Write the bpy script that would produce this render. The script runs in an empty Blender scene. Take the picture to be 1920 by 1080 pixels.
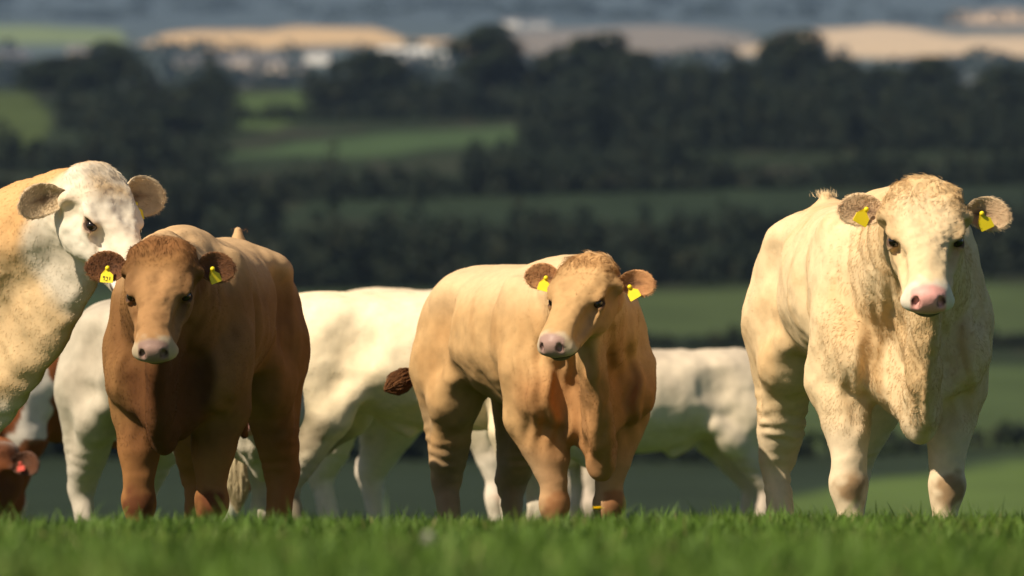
import bpy, math, random
import numpy as np
from mathutils import Vector, Matrix

SC = bpy.context.scene
COL = SC.collection
rad = math.radians
# ------------------------------------------------------------------ camera
FPX = 11700.0          # focal length in pixels of a 1920 wide frame
CAMZ, HORY = 0.5, 677.0
cam = bpy.data.cameras.new('camera')
cam.sensor_width = 36.0
cam.lens = 36.0 * FPX / 1920.0
cam.shift_y = (HORY - 540.0) / 1920.0
cam.clip_start, cam.clip_end = 0.5, 30000.0
cam.dof.use_dof = True
cam.dof.focus_distance = 22.3
cam.dof.aperture_fstop = 4.0
cam_o = bpy.data.objects.new('camera', cam)
cam_o.location = (0, 0, CAMZ)
cam_o.rotation_euler = (rad(90), 0, 0)
COL.objects.link(cam_o)
SC.camera = cam_o
# ------------------------------------------------------------------ light
SUN_AZ, SUN_EL = 51.0, 44.0           # degrees to the left of the line camera -> viewer, elevation
to_sun = Vector((-math.sin(rad(SUN_AZ)) * math.cos(rad(SUN_EL)), -math.cos(rad(SUN_AZ)) * math.cos(rad(SUN_EL)), math.sin(rad(SUN_EL))))
world = bpy.data.worlds.new('World')
SC.world = world
world.use_nodes = True
nt = world.node_tree
sky = nt.nodes.new('ShaderNodeTexSky')
sky.sky_type = 'NISHITA'
sky.sun_disc = False
sky.sun_elevation = rad(SUN_EL)
sky.sun_rotation = math.atan2(to_sun.x, to_sun.y)
bg = nt.nodes['Background']
bg.inputs['Strength'].default_value = 0.05   # low fill: deep clean shade as in the photograph
nt.links.new(sky.outputs[0], bg.inputs['Color'])
sl = bpy.data.lights.new('sun', 'SUN')
sl.energy = 5.0
sl.angle = rad(0.5)
sl.color = (1.0, 0.86, 0.66)
sun = bpy.data.objects.new('sun', sl)
sun.location = to_sun * 60
sun.rotation_euler = to_sun.to_track_quat('Z', 'Y').to_euler()
COL.objects.link(sun)
SC.view_settings.view_transform = 'Standard'
SC.view_settings.look = 'None'
SC.view_settings.exposure = 0.3
SC.view_settings.gamma = 1.0
SC.cycles.max_bounces = 6
SC.cycles.diffuse_bounces = 3
SC.cycles.volume_bounces = 0
SC.cycles.use_denoising = True
HAZE = True
FUR = 1.0

# ------------------------------------------------------------------ helpers
def tag(o, label=None, cat=None, group=None, kind=None):
    if label: o['label'] = label
    if cat: o['category'] = cat
    if group: o['group'] = group
    if kind: o['kind'] = kind
    return o

def empty(name, loc, rz=0.0):
    o = bpy.data.objects.new(name, None)
    o.empty_display_size = 0.2
    COL.objects.link(o)
    o.location = loc
    o.rotation_euler = (0, 0, rz)
    return o

def mesh_obj(name, V, F, mat=None, parent=None, smooth=True, attrs=None):
    """V (n,3) array; F (m,3) or (m,4) int array or list of such arrays"""
    me = bpy.data.meshes.new(name)
    V = np.ascontiguousarray(V, dtype=np.float32)
    Fs = F if isinstance(F, list) else [F]
    Fs = [np.asarray(f, dtype=np.int32) for f in Fs if len(f)]
    loops = np.concatenate([f.ravel() for f in Fs])
    tot = np.concatenate([np.full(len(f), f.shape[1], np.int32) for f in Fs])
    start = np.concatenate([[0], np.cumsum(tot)[:-1]]).astype(np.int32)
    me.vertices.add(len(V)); me.vertices.foreach_set('co', V.ravel())
    me.loops.add(len(loops)); me.loops.foreach_set('vertex_index', loops)
    me.polygons.add(len(tot)); me.polygons.foreach_set('loop_start', start)
    me.polygons.foreach_set('loop_total', tot)
    me.polygons.foreach_set('use_smooth', np.full(len(tot), smooth))
    me.update(calc_edges=True)
    for k, a in (attrs or {}).items():
        if a.ndim == 2:
            at = me.color_attributes.new(k, 'FLOAT_COLOR', 'POINT')
            c = np.ones((len(V), 4), np.float32); c[:, :3] = a
            at.data.foreach_set('color', c.ravel())
        else:
            at = me.attributes.new(k, 'FLOAT', 'POINT')
            at.data.foreach_set('value', a.astype(np.float32))
    if mat: me.materials.append(mat)
    o = bpy.data.objects.new(name, me)
    COL.objects.link(o)
    if parent: o.parent = parent
    return o

def _hash(ix, iy, iz, seed):
    h = (ix.astype(np.int64) * 374761393 + iy.astype(np.int64) * 668265263 + iz.astype(np.int64) * 2147483647 + seed * 974634777) & 0xffffffff
    h = ((h ^ (h >> 13)) * 1274126177) & 0xffffffff
    h = (h ^ (h >> 16)) & 0xffffff
    return h.astype(np.float32) / 8388607.5 - 1.0

def vnoise(P, seed=0):
    P = np.asarray(P, dtype=np.float64)
    I = np.floor(P); f = (P - I).astype(np.float32); I = I.astype(np.int64)
    f = f * f * (3 - 2 * f)
    r = 0
    for dx in (0, 1):
        wx = f[:, 0] if dx else 1 - f[:, 0]
        for dy in (0, 1):
            wy = f[:, 1] if dy else 1 - f[:, 1]
            for dz in (0, 1):
                wz = f[:, 2] if dz else 1 - f[:, 2]
                r = r + wx * wy * wz * _hash(I[:, 0] + dx, I[:, 1] + dy, I[:, 2] + dz, seed)
    return r

def fbm(P, seed=0, n=3):
    r = 0; a = 1.0; P = np.asarray(P)
    for i in range(n):
        r = r + a * vnoise(P * 2 ** i, seed + i); a *= 0.5
    return r

def sstep(a, b, x):
    t = np.clip((x - a) / (b - a), 0, 1)
    return t * t * (3 - 2 * t)

def mixc(c, d, w):
    return c * (1 - w[:, None]) + np.asarray(d, np.float32)[None, :] * w[:, None]

# ------------------------------------------------------------------ materials
def new_mat(name):
    m = bpy.data.materials.new(name); m.use_nodes = True
    b = m.node_tree.nodes['Principled BSDF']
    return m, m.node_tree, b

def noise_mat(name, c1, c2, scale=5.0, rough=0.7, spec=0.3, detail=4, bump=0.0, metallic=0.0):
    m, t, b = new_mat(name)
    tc = t.nodes.new('ShaderNodeTexCoord')
    n = t.nodes.new('ShaderNodeTexNoise'); n.inputs['Scale'].default_value = scale; n.inputs['Detail'].default_value = detail
    t.links.new(tc.outputs['Object'], n.inputs['Vector'])
    r = t.nodes.new('ShaderNodeValToRGB')
    r.color_ramp.elements[0].position = 0.3; r.color_ramp.elements[1].position = 0.7
    r.color_ramp.elements[0].color = (*c1, 1); r.color_ramp.elements[1].color = (*c2, 1)
    t.links.new(n.outputs['Fac'], r.inputs['Fac']); t.links.new(r.outputs['Color'], b.inputs['Base Color'])
    b.inputs['Roughness'].default_value = rough
    b.inputs['Specular IOR Level'].default_value = spec
    b.inputs['Metallic'].default_value = metallic
    if bump:
        bp = t.nodes.new('ShaderNodeBump'); bp.inputs['Strength'].default_value = bump
        t.links.new(n.outputs['Fac'], bp.inputs['Height']); t.links.new(bp.outputs['Normal'], b.inputs['Normal'])
    return m

def attr_mat(name, attr, rough=0.8, spec=0.2, nscale=0.0, namp=0.15, bump=0.0, sheen=0.0, rough_attr=None):
    m, t, b = new_mat(name)
    a = t.nodes.new('ShaderNodeAttribute'); a.attribute_name = attr
    out = a.outputs['Color']
    if nscale:
        tc = t.nodes.new('ShaderNodeTexCoord')
        n = t.nodes.new('ShaderNodeTexNoise'); n.inputs['Scale'].default_value = nscale; n.inputs['Detail'].default_value = 5
        t.links.new(tc.outputs['Object'], n.inputs['Vector'])
        mr = t.nodes.new('ShaderNodeMapRange')
        mr.inputs['From Min'].default_value = 0.3; mr.inputs['From Max'].default_value = 0.7
        mr.inputs['To Min'].default_value = 1 - namp; mr.inputs['To Max'].default_value = 1 + namp
        t.links.new(n.outputs['Fac'], mr.inputs['Value'])
        v = t.nodes.new('ShaderNodeVectorMath'); v.operation = 'SCALE'
        t.links.new(out, v.inputs[0]); t.links.new(mr.outputs[0], v.inputs['Scale'])
        out = v.outputs[0]
        if bump:
            bp = t.nodes.new('ShaderNodeBump'); bp.inputs['Strength'].default_value = bump; bp.inputs['Distance'].default_value = 0.01
            t.links.new(n.outputs['Fac'], bp.inputs['Height']); t.links.new(bp.outputs['Normal'], b.inputs['Normal'])
    t.links.new(out, b.inputs['Base Color'])
    b.inputs['Roughness'].default_value = rough
    b.inputs['Specular IOR Level'].default_value = spec
    if rough_attr:
        ra = t.nodes.new('ShaderNodeAttribute'); ra.attribute_name = rough_attr
        t.links.new(ra.outputs['Fac'], b.inputs['Roughness'])
    return m

M_hide = attr_mat('hide', 'coat_color', rough=0.8, spec=0.15, nscale=30, namp=0.06, bump=0.15, rough_attr='hide_rough')
M_hair = attr_mat('hair', 'hair_tint', rough=0.75, spec=0.12)
M_eye = noise_mat('wet_eye', (0.006, 0.004, 0.003), (0.02, 0.012, 0.008), 30, rough=0.08, spec=0.6)
M_tag = noise_mat('tag_plastic', (0.88, 0.68, 0.012), (0.92, 0.74, 0.02), 20, rough=0.45, spec=0.4)
M_tagred = noise_mat('red_tag_plastic', (0.55, 0.07, 0.05), (0.62, 0.09, 0.06), 20, rough=0.45, spec=0.4)
M_ink = noise_mat('tag_ink', (0.10, 0.075, 0.01), (0.16, 0.12, 0.015), 40, rough=0.6)
M_grass = attr_mat('grass_blades', 'blade_color', rough=0.6, spec=0.25)
M_ground = attr_mat('ground_cover', 'land_color', rough=0.95, spec=0.05, nscale=0.08, namp=0.18)
M_bark = noise_mat('bark', (0.04, 0.032, 0.025), (0.08, 0.065, 0.05), 3, rough=0.9)

# ------------------------------------------------------------------ implicit body sculpting
class Field:
    def __init__(s, lo, hi, h):
        s.h = h; s.lo = np.array(lo, float)
        n = np.ceil((np.array(hi) - s.lo) / h).astype(int) + 1
        s.ax = [(s.lo[i] + h * np.arange(n[i])).astype(np.float32) for i in range(3)]
        s.F = np.full(n, 0.25, np.float32)
    def sub(s, lo, hi):
        r = []
        for i in range(3):
            a = int(np.clip(np.floor((lo[i] - s.lo[i]) / s.h), 0, len(s.ax[i])))
            b = int(np.clip(np.ceil((hi[i] - s.lo[i]) / s.h) + 1, 0, len(s.ax[i])))
            if b <= a: return None
            r.append(slice(a, b))
        return tuple(r)
    def put(s, sl, d, k, op='u'):
        A = s.F[sl]
        if op == 'u':
            h = np.clip(k - np.abs(A - d), 0, None) / k
            s.F[sl] = np.minimum(A, d) - h * h * k * 0.25
        else:
            d = -d
            h = np.clip(k - np.abs(A - d), 0, None) / k
            s.F[sl] = np.maximum(A, d) + h * h * k * 0.25
    def grid(s, sl):
        return s.ax[0][sl[0]][:, None, None], s.ax[1][sl[1]][None, :, None], s.ax[2][sl[2]][None, None, :]
    def ell(s, c, r, R=None, k=0.05, op='u'):
        c = np.array(c, float); r = np.array(r, float); R = np.eye(3) if R is None else np.array(R)
        ext = np.sqrt(((R * r[None, :]) ** 2).sum(1)) + k + 0.02
        sl = s.sub(c - ext, c + ext)
        if sl is None: return
        X, Y, Z = s.grid(sl)
        X = X - c[0]; Y = Y - c[1]; Z = Z - c[2]
        k0 = 0; k1 = 0
        for j in range(3):
            q = X * np.float32(R[0, j]) + Y * np.float32(R[1, j]) + Z * np.float32(R[2, j])
            k0 = k0 + (q / np.float32(r[j])) ** 2; k1 = k1 + (q / np.float32(r[j] ** 2)) ** 2
        k0 = np.sqrt(k0); k1 = np.sqrt(k1) + 1e-6
        s.put(sl, k0 * (k0 - 1) / k1, k, op)
    def cone(s, a, b, ra, rb, k=0.03, n=None, f=1.0, op='u'):
        a = np.array(a, float); b = np.array(b, float)
        m = max(ra, rb) + k + 0.02
        sl = s.sub(np.minimum(a, b) - m, np.maximum(a, b) + m)
        if sl is None: return
        X, Y, Z = s.grid(sl)
        ba = b - a; L2 = float(ba @ ba) + 1e-9
        X = X - np.float32(a[0]); Y = Y - np.float32(a[1]); Z = Z - np.float32(a[2])
        t = np.clip((X * np.float32(ba[0]) + Y * np.float32(ba[1]) + Z * np.float32(ba[2])) / np.float32(L2), 0, 1)
        ox = X - t * np.float32(ba[0]); oy = Y - t * np.float32(ba[1]); oz = Z - t * np.float32(ba[2])
        d2 = ox * ox + oy * oy + oz * oz
        if n is not None:
            n = np.array(n, float); n /= np.linalg.norm(n)
            on = ox * np.float32(n[0]) + oy * np.float32(n[1]) + oz * np.float32(n[2])
            d2 = d2 + on * on * np.float32(1 / f ** 2 - 1)
        d = np.sqrt(np.maximum(d2, 0)) - (np.float32(ra) + np.float32(rb - ra) * t)
        if n is not None: d = d * np.float32(f ** 0.5)
        s.put(sl, d, k, op)
    def loft(s, tab, p=2.3, k=0.06, sc=1.0):
        tab = np.array(tab) * sc
        lo = (tab[0, 0] - .1, -tab[:, 3].max() - .12, (tab[:, 1] - tab[:, 2]).min() - .12)
        hi = (tab[-1, 0] + .1, tab[:, 3].max() + .12, (tab[:, 1] + tab[:, 2]).max() + .12)
        sl = s.sub(lo, hi)
        X, Y, Z = s.grid(sl)
        xs = X[:, 0, 0]
        # smooth the table by Catmull-like resampling
        xx = np.linspace(tab[0, 0], tab[-1, 0], 200)
        cols = []
        for j in (1, 2, 3):
            v = np.interp(xx, tab[:, 0], tab[:, j])
            kk = np.hanning(31); kk /= kk.sum()
            v = np.convolve(np.pad(v, 15, mode='reflect', reflect_type='odd'), kk, 'valid')
            cols.append(np.interp(xs, xx, v))
        zc, hh, hw = [c.astype(np.float32)[:, None, None] for c in cols]
        hh = np.maximum(hh, 0.03); hw = np.maximum(hw, 0.03)
        hw = hw * (1 - .30 * np.clip((zc - .15 * hh - Z) / hh, 0, 1.2) ** 1.5)
        f = ((np.abs(Y) / hw) ** p + (np.abs(Z - zc) / hh) ** p) ** (1 / p)
        d = (f - 1) * np.minimum(hh, hw) * 0.95
        over = np.maximum(np.maximum(tab[0, 0] - X, X - tab[-1, 0]), 0)
        d = np.where(over > 0, np.maximum(d, 0) + over * 1.0, d)
        s.put(sl, d.astype(np.float32), k)
    def mesh(s):
        F = s.F; n = F.shape
        S = F < 0
        corners = [(i, j, l) for i in (0, 1) for j in (0, 1) for l in (0, 1)]
        cnt = np.zeros((n[0] - 1, n[1] - 1, n[2] - 1), np.int8)
        for (i, j, l) in corners:
            cnt += S[i:n[0] - 1 + i, j:n[1] - 1 + j, l:n[2] - 1 + l]
        act = np.argwhere((cnt > 0) & (cnt < 8))
        vid = np.full(cnt.shape, -1, np.int32)
        vid[act[:, 0], act[:, 1], act[:, 2]] = np.arange(len(act))
        vals = {c: F[act[:, 0] + c[0], act[:, 1] + c[1], act[:, 2] + c[2]] for c in corners}
        pos = np.zeros((len(act), 3)); w = np.zeros(len(act))
        for c in corners:
            for a in range(3):
                if c[a]: continue
                e = list(c); e[a] = 1; e = tuple(e)
                va, vb = vals[c], vals[e]
                m = (va < 0) != (vb < 0)
                t = np.where(m, va / np.where(m, va - vb, 1), 0)
                q = np.array(c, float)[None, :] + np.zeros((len(act), 3))
                q[:, a] += t
                pos[m] += q[m]; w[m] += 1
        V = s.lo + s.h * (act + pos / w[:, None])
        quads = []
        for a in range(3):
            b, c = (a + 1) % 3, (a + 2) % 3
            s0 = [slice(1, n[0] - 1)] * 3
            s0 = [slice(1, n[i] - 1) for i in range(3)]
            s1 = list(s0); s1[a] = slice(2, n[a]) if True else None
            s0[a] = slice(1, n[a] - 1)
            A = S[tuple(s0)]; B = S[tuple(s1)]
            e = np.argwhere(A != B) + 1
            if not len(e): continue
            flip = S[e[:, 0], e[:, 1], e[:, 2]]
            def g(db, dc):
                q = e.copy(); q[:, b] -= db; q[:, c] -= dc
                q = np.minimum(q, np.array(cnt.shape) - 1)
                return vid[q[:, 0], q[:, 1], q[:, 2]]
            Q = np.stack([g(0, 0), g(1, 0), g(1, 1), g(0, 1)], 1)
            Q = np.where(flip[:, None], Q[:, :], Q[:, ::-1])
            quads.append(Q)
        Q = np.concatenate(quads); Q = Q[(Q >= 0).all(1)]
        return V, Q

def vnormals(V, Q):
    a, b, c, d = V[Q[:, 0]], V[Q[:, 1]], V[Q[:, 2]], V[Q[:, 3]]
    fn = np.cross(c - a, d - b)
    N = np.zeros_like(V)
    for i in range(4): 
        for k in range(3): N[:, k] += np.bincount(Q[:, i], fn[:, k], len(V))
    return N / (np.linalg.norm(N, axis=1, keepdims=True) + 1e-12)

# ------------------------------------------------------------------ terrain profile
G_Y = np.array([-60, 0, 8, 10, 14, 17, 19.6, 20.6, 21.4, 22.0, 23.4, 26.7, 31, 36, 50, 90, 160, 230], float)
G_Z = np.array([-1.6, .10, .19, .155, .070, .010, -.04, -.12, -.26, -.33, -.40, -.50, -.57, -.66, -1.1, -2.7, -5.6, -7.6], float)
F_D = np.array([300, 400, 500, 600, 700, 850, 1000, 1150, 1350, 1500, 1800, 2600, 3400, 4200, 5400, 7000, 9000, 10500], float)
F_P = np.array([962, 870, 760, 660, 545, 400, 300, 225, 158, 168, 185, 180, 150, 112, 70, 22, -70, -110], float)
F_Z = CAMZ - (F_P - HORY) / FPX * F_D
ALL_Y = np.concatenate([G_Y, F_D]); ALL_Z = np.concatenate([G_Z, F_Z])
_fy = np.concatenate([np.arange(-60, 60, .25), np.arange(60, 400, 4), np.arange(400, 10500, 25)])
_fz = np.interp(_fy, ALL_Y, ALL_Z)
def _smooth_profile():
    z = _fz.copy()
    n1 = int((60 + 60) / .25)
    k = np.hanning(9); k /= k.sum()
    z[:n1] = np.convolve(np.pad(z[:n1], 4, mode='edge'), k, 'valid')
    k = np.hanning(11); k /= k.sum()
    zz = np.convolve(np.pad(z, 5, mode='edge'), k, 'valid')
    z[n1 + 6:] = zz[n1 + 6:]
    return z
_fz = _smooth_profile()

def ground_z(x, y):
    x = np.asarray(x, float); y = np.asarray(y, float)
    z = np.interp(y, _fy, _fz)
    P = np.stack([x.ravel(), y.ravel(), 0 * x.ravel()], 1)
    near = (fbm(P * 0.55, 3, 3) * 0.018).reshape(x.shape)
    far = (fbm(P * 0.004, 9, 3)).reshape(x.shape) * np.interp(y, [60, 300, 900, 1400, 3500, 9000], [0, 0.3, 0.9, 1.0, 2, 6])
    sl = np.interp(y, [0, 300, 900, 1400, 1800, 3000, 9000], [0, 0, 0.006, 0.005, 0, 0, 0]) * x
    return z + near * np.interp(y, [14, 60, 100], [1, 1, 0]) + far + sl * 0

# ------------------------------------------------------------------ cow builder
def world_pt(px, py, D):
    return np.array([(px - 960) / FPX * D, D, CAMZ - (py - HORY) / FPX * D])

def nrm(v):
    v = np.asarray(v, float); return v / np.linalg.norm(v)

TORSO = [  # x, z centre, half height, half width
    (-0.84, 1.10, .08, .06), (-0.80, 1.08, .20, .15), (-0.72, 1.06, .28, .23), (-0.58, 1.04, .335, .28), (-0.40, 1.025, .345, .305),
    (-0.20, 1.005, .355, .335), (0.0, .990, .370, .345), (.20, .990, .372, .330), (.36, 1.005, .360, .295), (.50, 1.025, .335, .25),
    (.62, 1.03, .30, .21), (.72, 1.01, .25, .165), (.80, .98, .17, .11), (.84, .97, .06, .05)]

def bez(p0, p1, p2, t):
    return (1 - t) ** 2 * np.asarray(p0) + 2 * t * (1 - t) * np.asarray(p1) + t * t * np.asarray(p2)

def make_cow(P):
    rng = np.random.default_rng(P['seed'])
    s = P['scale']; th = rad(P['yaw'])
    fwd = np.array([math.sin(th), -math.cos(th), 0]); left = np.array([math.cos(th), math.sin(th), 0])
    ox, oy = P['pos']; oz = float(ground_z(ox, oy))
    O = np.array([ox, oy, oz])
    RC = np.stack([fwd, left, [0, 0, 1]], 1)            # local -> world
    def w2l(p): return RC.T @ (np.asarray(p) - O)
    h = P.get('voxel', 0.008)
    # head frame
    hs = P['head_scale']; psi = rad(P['head_yaw']); pit = rad(P['head_pitch']); rol = rad(P.get('head_roll', 0))
    hh_ = np.array([math.sin(psi), -math.cos(psi), 0]); up = np.array([0, 0, 1.0])
    hx = math.cos(pit) * hh_ - math.sin(pit) * up
    hz = math.sin(pit) * hh_ + math.cos(pit) * up
    hy = np.cross(hz, hx)
    if rol:
        hy, hz = math.cos(rol) * hy + math.sin(rol) * hz, -math.sin(rol) * hy + math.cos(rol) * hz
    RH = RC.T @ np.stack([hx, hy, hz], 1)
    px, py, pD = P['poll']
    HO = w2l(world_pt(px, py, pD))
    HO = HO - RH @ (np.array([-0.03, 0, 0.045]) * hs)
    hwid = P.get('head_width', 1.0)
    hsv = np.array([hs, hs * hwid, hs])
    def hp(x, y, z): return HO + RH @ (np.array([x, y, z]) * hsv)
    def hr(a, b, c): return (a * hs, b * hs * hwid, c * hs)
    tips = np.stack([hp(.58, 0, 0), hp(0, .25, 0), hp(0, -.25, 0), hp(.1, 0, .1), hp(.2, 0, -.3), hp(-.1, 0, 0)])
    lo = np.minimum(np.array([-1.0 * s, -.45 * s, -.12]), tips.min(0) - .06); hi = np.maximum(np.array([.95 * s, .45 * s, 1.5 * s]), tips.max(0) + .06)
    f = Field(lo, hi, h)
    gw = P.get('girth', 1.0)
    T = np.array(TORSO); T[:, 3] *= gw
    deep = P.get('deep', 0.0)
    T[:, 2] += deep / 2; T[:, 1] -= deep / 2
    f.loft(T, 2.35, 0.08, s)
    E = lambda c, r, k=.07, R=None, op='u': f.ell(np.array(c) * s, np.array(r) * s, R, k * s, op)
    C = lambda a, b, ra, rb, k=.035, n=None, q=1.0: f.cone(np.array(a) * s, np.array(b) * s, ra * s, rb * s, k * s, n, q)
    # hooks, tail head, rump, withers
    E((-.70, 0, 1.26), (.12, .07, .06), .08)
    for sg in (1, -1):
        E((-.42, sg * .20, 1.24), (.09, .07, .06), .09)
    E((.38, 0, 1.31), (.22, .09, .07), .10)
    legs = P.get('legs', {})
    knees = {}
    for sg, side in ((1, 'l'), (-1, 'r')):
        g = gw
        # haunch
        Ry = np.array([[math.cos(.25), 0, math.sin(.25)], [0, 1, 0], [-math.sin(.25), 0, math.cos(.25)]])
        E((-.58, sg * .180 * g, .99), (.22, .15, .29), .08, Ry)
        dx, dy = legs.get('h' + side, (0, 0)); 
        foot = np.array([-.62 + dx, sg * .15 + dy])
        wf = O + RC @ np.array([foot[0] * s, foot[1] * s, 0])
        fz = (float(ground_z(wf[0], wf[1])) - oz) / s
        stif = np.array([-.46 + dx * .15, sg * .210 * g, .80]); hock = np.array([foot[0] - .10, sg * .165 + dy * .8, .475 + fz * .6])
        fet = np.array([foot[0] - .02, foot[1], .125 + fz])
        C((-.56, sg * .19 * g, .95), stif, .17, .105, .05)
        C((-.64, sg * .18 * g, .90), hock + [0.02, 0, .12], .14, .072, .05)
        C(stif, hock + [.01, 0, .02], .100, .066, .04)
        E(hock + [-.01, 0, .02], (.066, .056, .09), .025)
        E((-.30, sg * .345 * g, 1.13), (.10, .06, .11), .08, None, 's')
        E((.225, sg * .375 * g, .97), (.030, .055, .24), .06, None, 's')
        E((.34, sg * .235 * g, 1.18), (.05, .045, .12), .05, Ry)
        C(hock + [-.05, 0, .06], hock + [-.055, 0, .0], .033, .03, .03)
        C(hock, fet, .058, .047, .025, (0, 1, 0), .9)
        E(fet, (.056, .052, .055), .02)
        C(fet, (foot[0] + .05, foot[1], .05 + fz), .045, .055, .02)
        E((foot[0] + .06, foot[1], .03 + fz), (.075, .058, .05), .015)
        C((-.32, sg * .26 * g, .76 - deep), (-.44, sg * .24 * g, .80), .05, .07, .07)        # flank fold
        # shoulder and foreleg
        Rs = np.array([[math.cos(-.30), 0, math.sin(-.30)], [0, 1, 0], [-math.sin(-.30), 0, math.cos(-.30)]])
        E((.42, sg * .215 * g, 1.00), (.155, .095, .29), .08, Rs)
        E((.56, sg * .175 * g, .84), (.125, .105, .13), .07)
        dx, dy = legs.get('f' + side, (0, 0))
        foot = np.array([.46 + dx, sg * .135 + dy])
        wf = O + RC @ np.array([foot[0] * s, foot[1] * s, 0])
        fz = (float(ground_z(wf[0], wf[1])) - oz) / s
        kn = np.array([.47 + dx * .75 + legs.get('k' + side, 0), sg * .15 + dy * .75, .385 + fz * .6])
        elb = np.array([.42 + dx * .1, sg * .205 * g + dy * .3, .74])
        fet = np.array([foot[0], foot[1], .115 + fz])
        C((.46, sg * .20 * g, .94), elb, .13, .112, .045)
        C(elb, kn + [0, 0, .08], .108, .060, .035)
        C(elb + [.03, -sg * .01, .03], kn + [0, 0, .18], .09, .062, .035)
        E(kn, (.064, .066, .082), .025)
        C(kn, fet, .044, .040, .03, (0, 1, 0), .95)
        E(fet, (.056, .054, .055), .02)
        C(fet, (foot[0] + .05, foot[1], .05 + fz), .046, .055, .02)
        E((foot[0] + .06, foot[1], .03 + fz), (.075, .06, .05), .015)
        knees[side] = kn * s
    # brisket, chest
    E((.60, 0, .80), (.16, .14, .19), .07)
    br = P.get('brisket', 1.0)
    E((.73, 0, .60 - deep * .5 + P.get('bz', 0)), (.085, .062 * br, .11 * br), .06)
    for sg in (1, -1):
        f.ell(np.array((.76, sg * .125, .84)) * s, np.array((.10, .05, .17)) * s, None, .07 * s, 's')
    E((.20, 0, .71 - deep), (.40, .15, .10), .10)            # sternum
    if P.get('sheath', True):
        C((-.20, 0, .65 - deep), (-.12, 0, .59 - deep), .05, .035, .06)
    # neck
    N0 = np.array([.46, 0, 1.05]) * s; N2 = hp(.055, 0, -.105)
    Nm = np.array(P['neck_mid']) if 'neck_mid' in P else (N0 + N2) * .5 + np.array([.10, 0, .06]) * s
    nt_ = P.get('neck', 1.0)
    r0, r1 = .255 * s * nt_, .128 * hs * (nt_ * .5 + .5)
    n = 9
    pts = [bez(N0, Nm, N2, i / n) for i in range(n + 1)]
    rr = [r0 + (r1 - r0) * (i / n) ** .8 for i in range(n + 1)]
    for i in range(n):
        tdir = nrm(pts[i + 1] - pts[i]); lat = nrm(np.cross(tdir, [0, 0, 1.0]) + 1e-6)
        f.cone(pts[i], pts[i + 1], rr[i], rr[i + 1], .04 * s, lat, P.get('neck_flat', .80))
    # dewlap
    D0 = hp(.20, 0, -.20); D2 = np.array([.76, 0, .61 - deep * .5 + P.get('bz', 0)]) * s
    dm = P.get('dewlap', 1.0)
    Dm = (D0 + D2) * .5 + np.array([.03, 0, -.10]) * s * dm if 'dew_mid' not in P else np.array(P['dew_mid'])
    pts = [bez(D0, Dm, D2, i / 8) for i in range(9)]
    wob = fbm(np.stack([np.arange(9) * .9, np.full(9, P['seed']), np.zeros(9)], 1), 5, 2)
    for i in range(8):
        r_a = (.060 + .030 * (i / 8)) * s * dm; r_b = (.060 + .030 * ((i + 1) / 8)) * s * dm
        a = pts[i] + np.array([0, .010 * wob[i] * s, 0]); b = pts[i + 1] + np.array([0, .010 * wob[i + 1] * s, 0])
        tdir = nrm(b - a); lat = nrm(np.cross(tdir, nrm(N0 - D0 + [0, 0, .3]))) 
        f.cone(a, b, r_a, r_b, .05 * s, (0, 1, 0) if P.get('dew_flat_y', True) else lat, .38)
        mid = bez(N0, Nm, N2, 1 - (i + .5) / 8)
        f.cone((a + b) / 2, (a + b) / 2 * .55 + mid * .45, .05 * s, .09 * s, .06 * s, (0, 1, 0) if P.get('dew_flat_y', True) else lat, .5)
    # head
    H = lambda c, r, k=.03, R=None, op='u': f.ell(hp(*c), hr(*r), RH if R is None else RH @ R, k * hs, op)
    HC = lambda a, b, ra, rb, k=.03, q=1.0: f.cone(hp(*a), hp(*b), ra * hs, rb * hs, k * hs, RH[:, 1], q * hwid)
    H((.085, 0, -.065), (.125, .118, .098), .05)
    H((.030, 0, -.028), (.055, .112, .050), .035)
    H((.140, 0, -.050), (.155, .120, .072), .04)
    HC((.20, 0, -.068), (.44, 0, -.070), .088, .066, .04, .98)
    HC((.12, 0, -.145), (.40, 0, -.128), .092, .056, .04, .92)
    H((.458, 0, -.086), (.066, .078, .064), .03)
    H((.502, 0, -.074), (.028, .054, .047), .015)
    H((.445, 0, -.145), (.052, .050, .028), .018)
    for sg in (1, -1):
        H((.085, sg * .070, -.045), (.095, .048, .052), .03)
        H((.31, sg * .050, -.110), (.14, .040, .062), .035)
    for sg in (1, -1):
        H((.17, sg * .070, -.130), (.125, .048, .095), .04)
        H((.455, sg * .046, -.104), (.052, .042, .038), .02)
        Rb = np.array([[math.cos(.2), 0, math.sin(.2)], [0, 1, 0], [-math.sin(.2), 0, math.cos(.2)]])
        H((.188, sg * .104, -.032), (.052, .024, .020), .014, Rb)         # brow
        H((.225, sg * .096, -.064), (.044, .028, .036), .02)              # lids
        H((.226, sg * .120, -.050), (.027, .022, .0135), .008, None, 's')
        H((.268, sg * .092, -.085), (.030, .012, .012), .02, None, 's')   # tear groove
        H((.095, sg * .118, -.075), (.040, .040, .040), .03)              # ear root
        H((.155, sg * .140, -.080), (.040, .024, .030), .03, None, 's')   # temple hollow
        HC((.255, sg * .088, -.098), (.375, sg * .060, -.092), .016, .012, .02)   # facial crest
        H((.320, sg * .092, -.052), (.075, .020, .022), .03, None, 's')   # hollow beside the nose bone
        Rn = np.array([[math.cos(sg * .5), -math.sin(sg * .5), 0], [math.sin(sg * .5), math.cos(sg * .5), 0], [0, 0, 1]])
        H((.524, sg * .045, -.060), (.030, .0135, .024), .008, Rn, 's')
        H((.36, sg * .075, -.085), (.07, .010, .02), .04, None, 's')
    H((.150, 0, .072), (.165, .125, .055), .035, None, 's')                # flat forehead
    H((.225, 0, .034), (.05, .03, .022), .03, None, 's')
    # mouth
    H((.485, 0, -.128), (.050, .078, .0065), .010, None, 's')
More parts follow.
